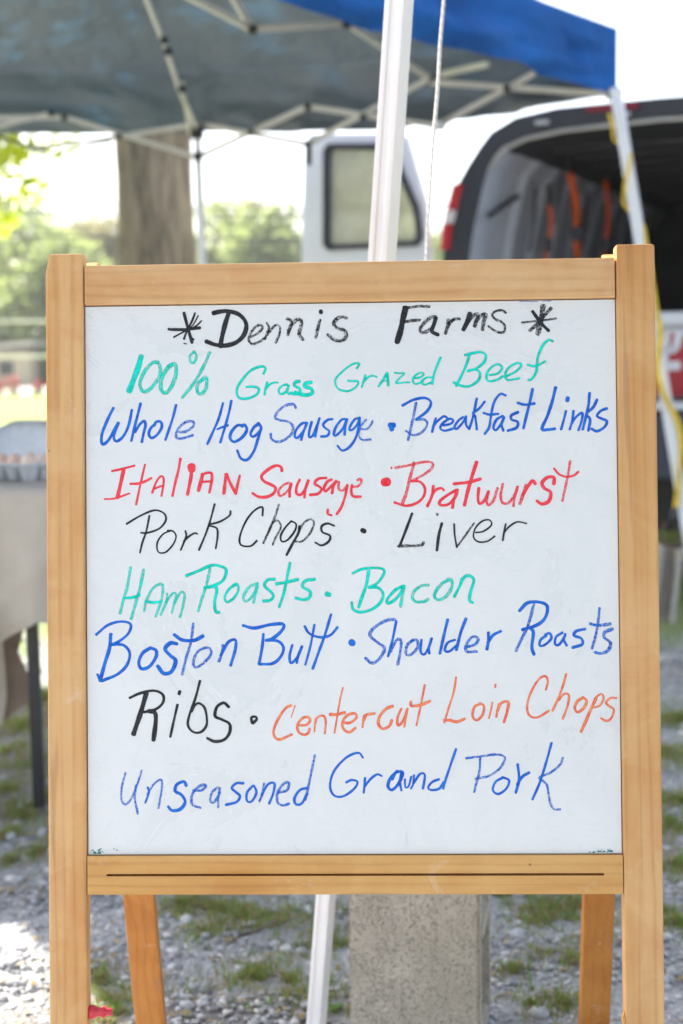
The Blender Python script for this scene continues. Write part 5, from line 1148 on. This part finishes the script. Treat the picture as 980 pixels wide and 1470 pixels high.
# far trees beyond the road
TG = 'trees beyond the road'
def far_tree(px, y, top, wd, kind, seed, lab, n=2600):
    q = P(px, top, y); x = q.x; h = q.z; o = empty('far_tree', lab, 'tree', (x, y, 0), group=TG)
    tk = MB(); trunk_ring(tk, [(-.1, wd*.09), (h*.2, wd*.06), (h*.55, wd*.035), (h*.8, wd*.015)], lambda z: .02*z, 10)
    rr = random.Random(seed)
    bl = []
    for _ in range(7):
        bl.append((rr.uniform(-.42, .42)*wd, rr.uniform(-.3, .3)*wd, h*rr.uniform(.35, .80), wd*rr.uniform(.18, .32)))
    bl.append((0, 0, h*.84, wd*.2)); bl.append((wd*.1, -.2*wd, h*.22, wd*.30)); bl.append((-wd*.25, -.2*wd, h*.2, wd*.28))
    for b in bl[:4]:
        p_, r_ = limb((0, 0, h*.3), b[:3], wd*.03, wd*.008, 4, seed=seed); tk.tube(p_, r_, 6)
    tk.build('trunk', M_bark, o, smooth=True)
    crown('crown', bl, n, .24 if kind != 'sparse' else .17, M_leaf2 if kind != 'green' else M_leaff, o, seed)
FT = [(-40, 70, 270, 8.0, 'green', 'round green tree beyond the road at the far left edge'),
      (40, 66, 300, 6.9, 'green', 'rounded green tree beyond the road between the left post and the photo edge'),
      (95, 76, 315, 5.8, 'green', 'dense green tree beyond the road just left of the left post top'),
      (135, 84, 290, 5.8, 'sparse', 'sparse straw green tree beyond the road between left post and trunk'),
      (170, 70, 285, 4.8, 'sparse', 'taller pale tree beyond the road touching the left side of the trunk'),
      (225, 78, 290, 6.9, 'green', 'green tree beyond the road hidden mostly by the trunk'),
      (305, 74, 268, 6.3, 'green', 'green tree beyond the road right of the thin tent leg'),
      (355, 80, 258, 7.5, 'sparse', 'tallest pale green tree beyond the road between tent leg and van door'),
      (405, 72, 268, 6.3, 'green', 'green tree beyond the road next to the open van door'),
      (480, 84, 245, 8.0, 'sparse', 'pale tree beyond the road seen through the van door window'),
      (545, 80, 265, 6.9, 'green', 'green tree beyond the road behind the white tent pole'),
      (620, 84, 335, 5.8, 'green', 'low green tree beyond the road between van door and tail light'),
      (-110, 80, 280, 9.2, 'green', 'broad green tree beyond the road outside the left edge')]
for i, (px, y, h, wd, kind, lab) in enumerate(FT): far_tree(px, y, h, wd, kind, 40+i, lab, 5200)
# undergrowth along the far side of the road
r_ = np.random.RandomState(77); nb = 16000
x = r_.uniform(-32, 20, nb); hh = (1.3 + .8*np.sin(x*.7) + .5*np.sin(x*1.9))*r_.rand(nb)**.7 + .1
c = np.stack([x, 62 + 3*r_.rand(nb), hh], 1); t1 = r_.randn(nb, 3)*.16; t2 = r_.randn(nb, 3)*.12
tag(np_mesh('undergrowth', np.stack([c-t1, c+t2, c+t1, c-t2], 1).reshape(-1, 3), np.arange(nb*4).reshape(-1, 4), M_leaff, k=4), 'dark green undergrowth massed along the far side of the road', 'undergrowth', kind='stuff')
# flowering bushes by the road
for i, (px, py, s, lab) in enumerate(((24, 535, .55, 'taller pink red flowering bush beside the road left of the post'), (57, 535, .40, 'low orange red flowering bush beside the road touching the left post'), (4, 535, .42, 'pink flowering bush beside the road at the left edge'))):
    y = 44; x = (px-490)/F_PX*y; o = empty('flowering_bush', lab, 'bush', (x, y, 0))
    tk = MB(); 
    for k in range(5): tk.tube([(0, 0, 0), (rnd.uniform(-.2, .2), rnd.uniform(-.2, .2), s*.9)], [.02, .008], 5)
    tk.build('stem', M_bark, o)
    crown('flowers', [(0, 0, s*.9, s*.42), (0.05, 0, s*.5, s*.4)], 260, .05, M_flower, o, 90+i)
    crown('foliage', [(0, 0, s*.4, s*.5)], 160, .05, M_leaff, o, 95+i)
# low beige building far left
bd = empty('low_building', 'low beige building with a sloping roof beyond the road at the left', 'building', (-14.4, 60.5, 0), (0, 0, 0))
MB().box((-3, 0, 0), (1.3, 3, 1.5)).build('wall', plain('beige_wall', (0.5, 0.42, 0.32), 0.9), bd)
MB().add([(-3.2, -.3, 1.45), (1.5, -.3, 1.75), (1.5, 3.3, 1.75), (-3.2, 3.3, 1.45), (-3.2, -.3, 1.6), (1.5, -.3, 1.9), (1.5, 3.3, 1.9), (-3.2, 3.3, 1.6)], [(0,3,2,1),(4,5,6,7),(0,1,5,4),(1,2,6,5),(2,3,7,6),(3,0,4,7)]).build('roof', plain('pale_roof', (0.6, 0.55, 0.5), 0.8), bd)
for k in range(3): MB().box((-2.6+k*1.3, -.02, .5), (-2.0+k*1.3, .0, 1.1)).build('window', M_vanseal, bd)
# rail fence this side of the road
fn = empty('rail_fence', 'thin pale metal rail fence crossing the grass before the road', 'fence', (-9, 30, 0))
zt = P(30, 461, 30).z
for z in (zt, zt*.62):
    MB().tube([(-16, 0, z), (-8, 0, z-.02), (0, 0, z), (8, 0, z-.02), (16, 0, z)], .028, 6).build('rail', M_frame, fn)
for k in range(9): MB().tube([(-16+k*4, 0, 0), (-16+k*4, 0, zt+.02)], .045, 8).build('post', M_frame, fn)
# utility lines between poles
for i, (y, z) in enumerate(((48, P(0, 291, 48).z), (48.6, P(0, 300, 48).z), (47.5, P(0, 340, 48).z))):
    pts = [(-34 + 3.4*k, y, z + .0045*((-34+3.4*k+0)**2)/2 - .25) for k in range(19)]
    tag(MB().tube(pts, .035, 6).build('utility_wire', M_blackp), ['uppermost utility wire crossing the sky above the far trees', 'second utility wire just under the uppermost one', 'lowest utility wire crossing in front of the far trees'][i], 'wire', group='utility wires over the road')
for x, lab in ((-34, 'wooden utility pole holding the wires far out to the left'), (27.2, 'wooden utility pole holding the wires far out to the right')):
    o = empty('utility_pole', lab, 'utility pole', (x, 48, 0)); MB().tube([(0, 0, -.1), (0, 0, 9.5)], [.16, .11], 12).build('pole', M_bark, o); MB().box((-.06, -1, 8.8), (.06, 1, 8.95)).build('crossarm', M_bark, o)

# bushes added behind the van to darken the sunlit lawn below it
for i, (x, y, sz, lab) in enumerate(((1.9, 12.5, .62, 'added low dark green bush covering the sunlit lawn below the van left of its wheels'), (3.6, 12.8, .7, 'added low dark green bush covering the sunlit lawn behind the middle of the van'), (5.3, 13.2, .66, 'added low dark green bush covering the sunlit lawn behind the right side of the van'))):
    o = empty('added_bush', lab, 'bush', (x, y, 0), group='bushes added behind the van')
    tk = MB()
    for k in range(6): tk.tube([(0, 0, 0), (rnd.uniform(-.5, .5), rnd.uniform(-.3, .3), sz*.9)], [.03, .01], 5)
    tk.build('stem', M_bark, o)
    crown('foliage', [(-.55, 0, sz*.55, sz*.8), (.1, 0, sz*.7, sz*.85), (.7, 0, sz*.5, sz*.75)], 2600, .05, M_leaff, o, 140+i)

# ------------------------------------------------------------------ summer haze
hm = bpy.data.materials.new('pale_air'); hm.use_nodes = True; ht = hm.node_tree; ht.nodes.clear()
pv = ht.nodes.new('ShaderNodeVolumePrincipled'); pv.inputs['Color'].default_value = (0.95, 0.97, 1.0, 1); pv.inputs['Density'].default_value = 0.0009; pv.inputs['Anisotropy'].default_value = 0.3
ho = ht.nodes.new('ShaderNodeOutputMaterial'); ht.links.new(pv.outputs[0], ho.inputs['Volume'])
tag(MB().box((-140, -12, -1.2), (140, 130, 16)).build('haze', hm), kind='stuff')

# unseen tree added behind the camera; its reflection darkens the board's left side
tr3 = empty('reflection_tree', 'leafy tree standing behind the viewer at the left, mirrored in the board', 'tree', (-4.6, -9.0, 0))
tk = MB(); trunk_ring(tk, [(-.05, .3), (.3, .24), (1.5, .2), (3, .17), (4.5, .1)], lambda z: .03*z); tk.build('trunk', M_bark, tr3, smooth=True)
crown('crown', [(0, 0, 4.2, 2.0), (2.0, 0, 4.8, 1.6), (-1.8, .5, 4.6, 1.8), (.6, .4, 5.9, 1.5)], 5200, .10, M_leaff, tr3, 201)
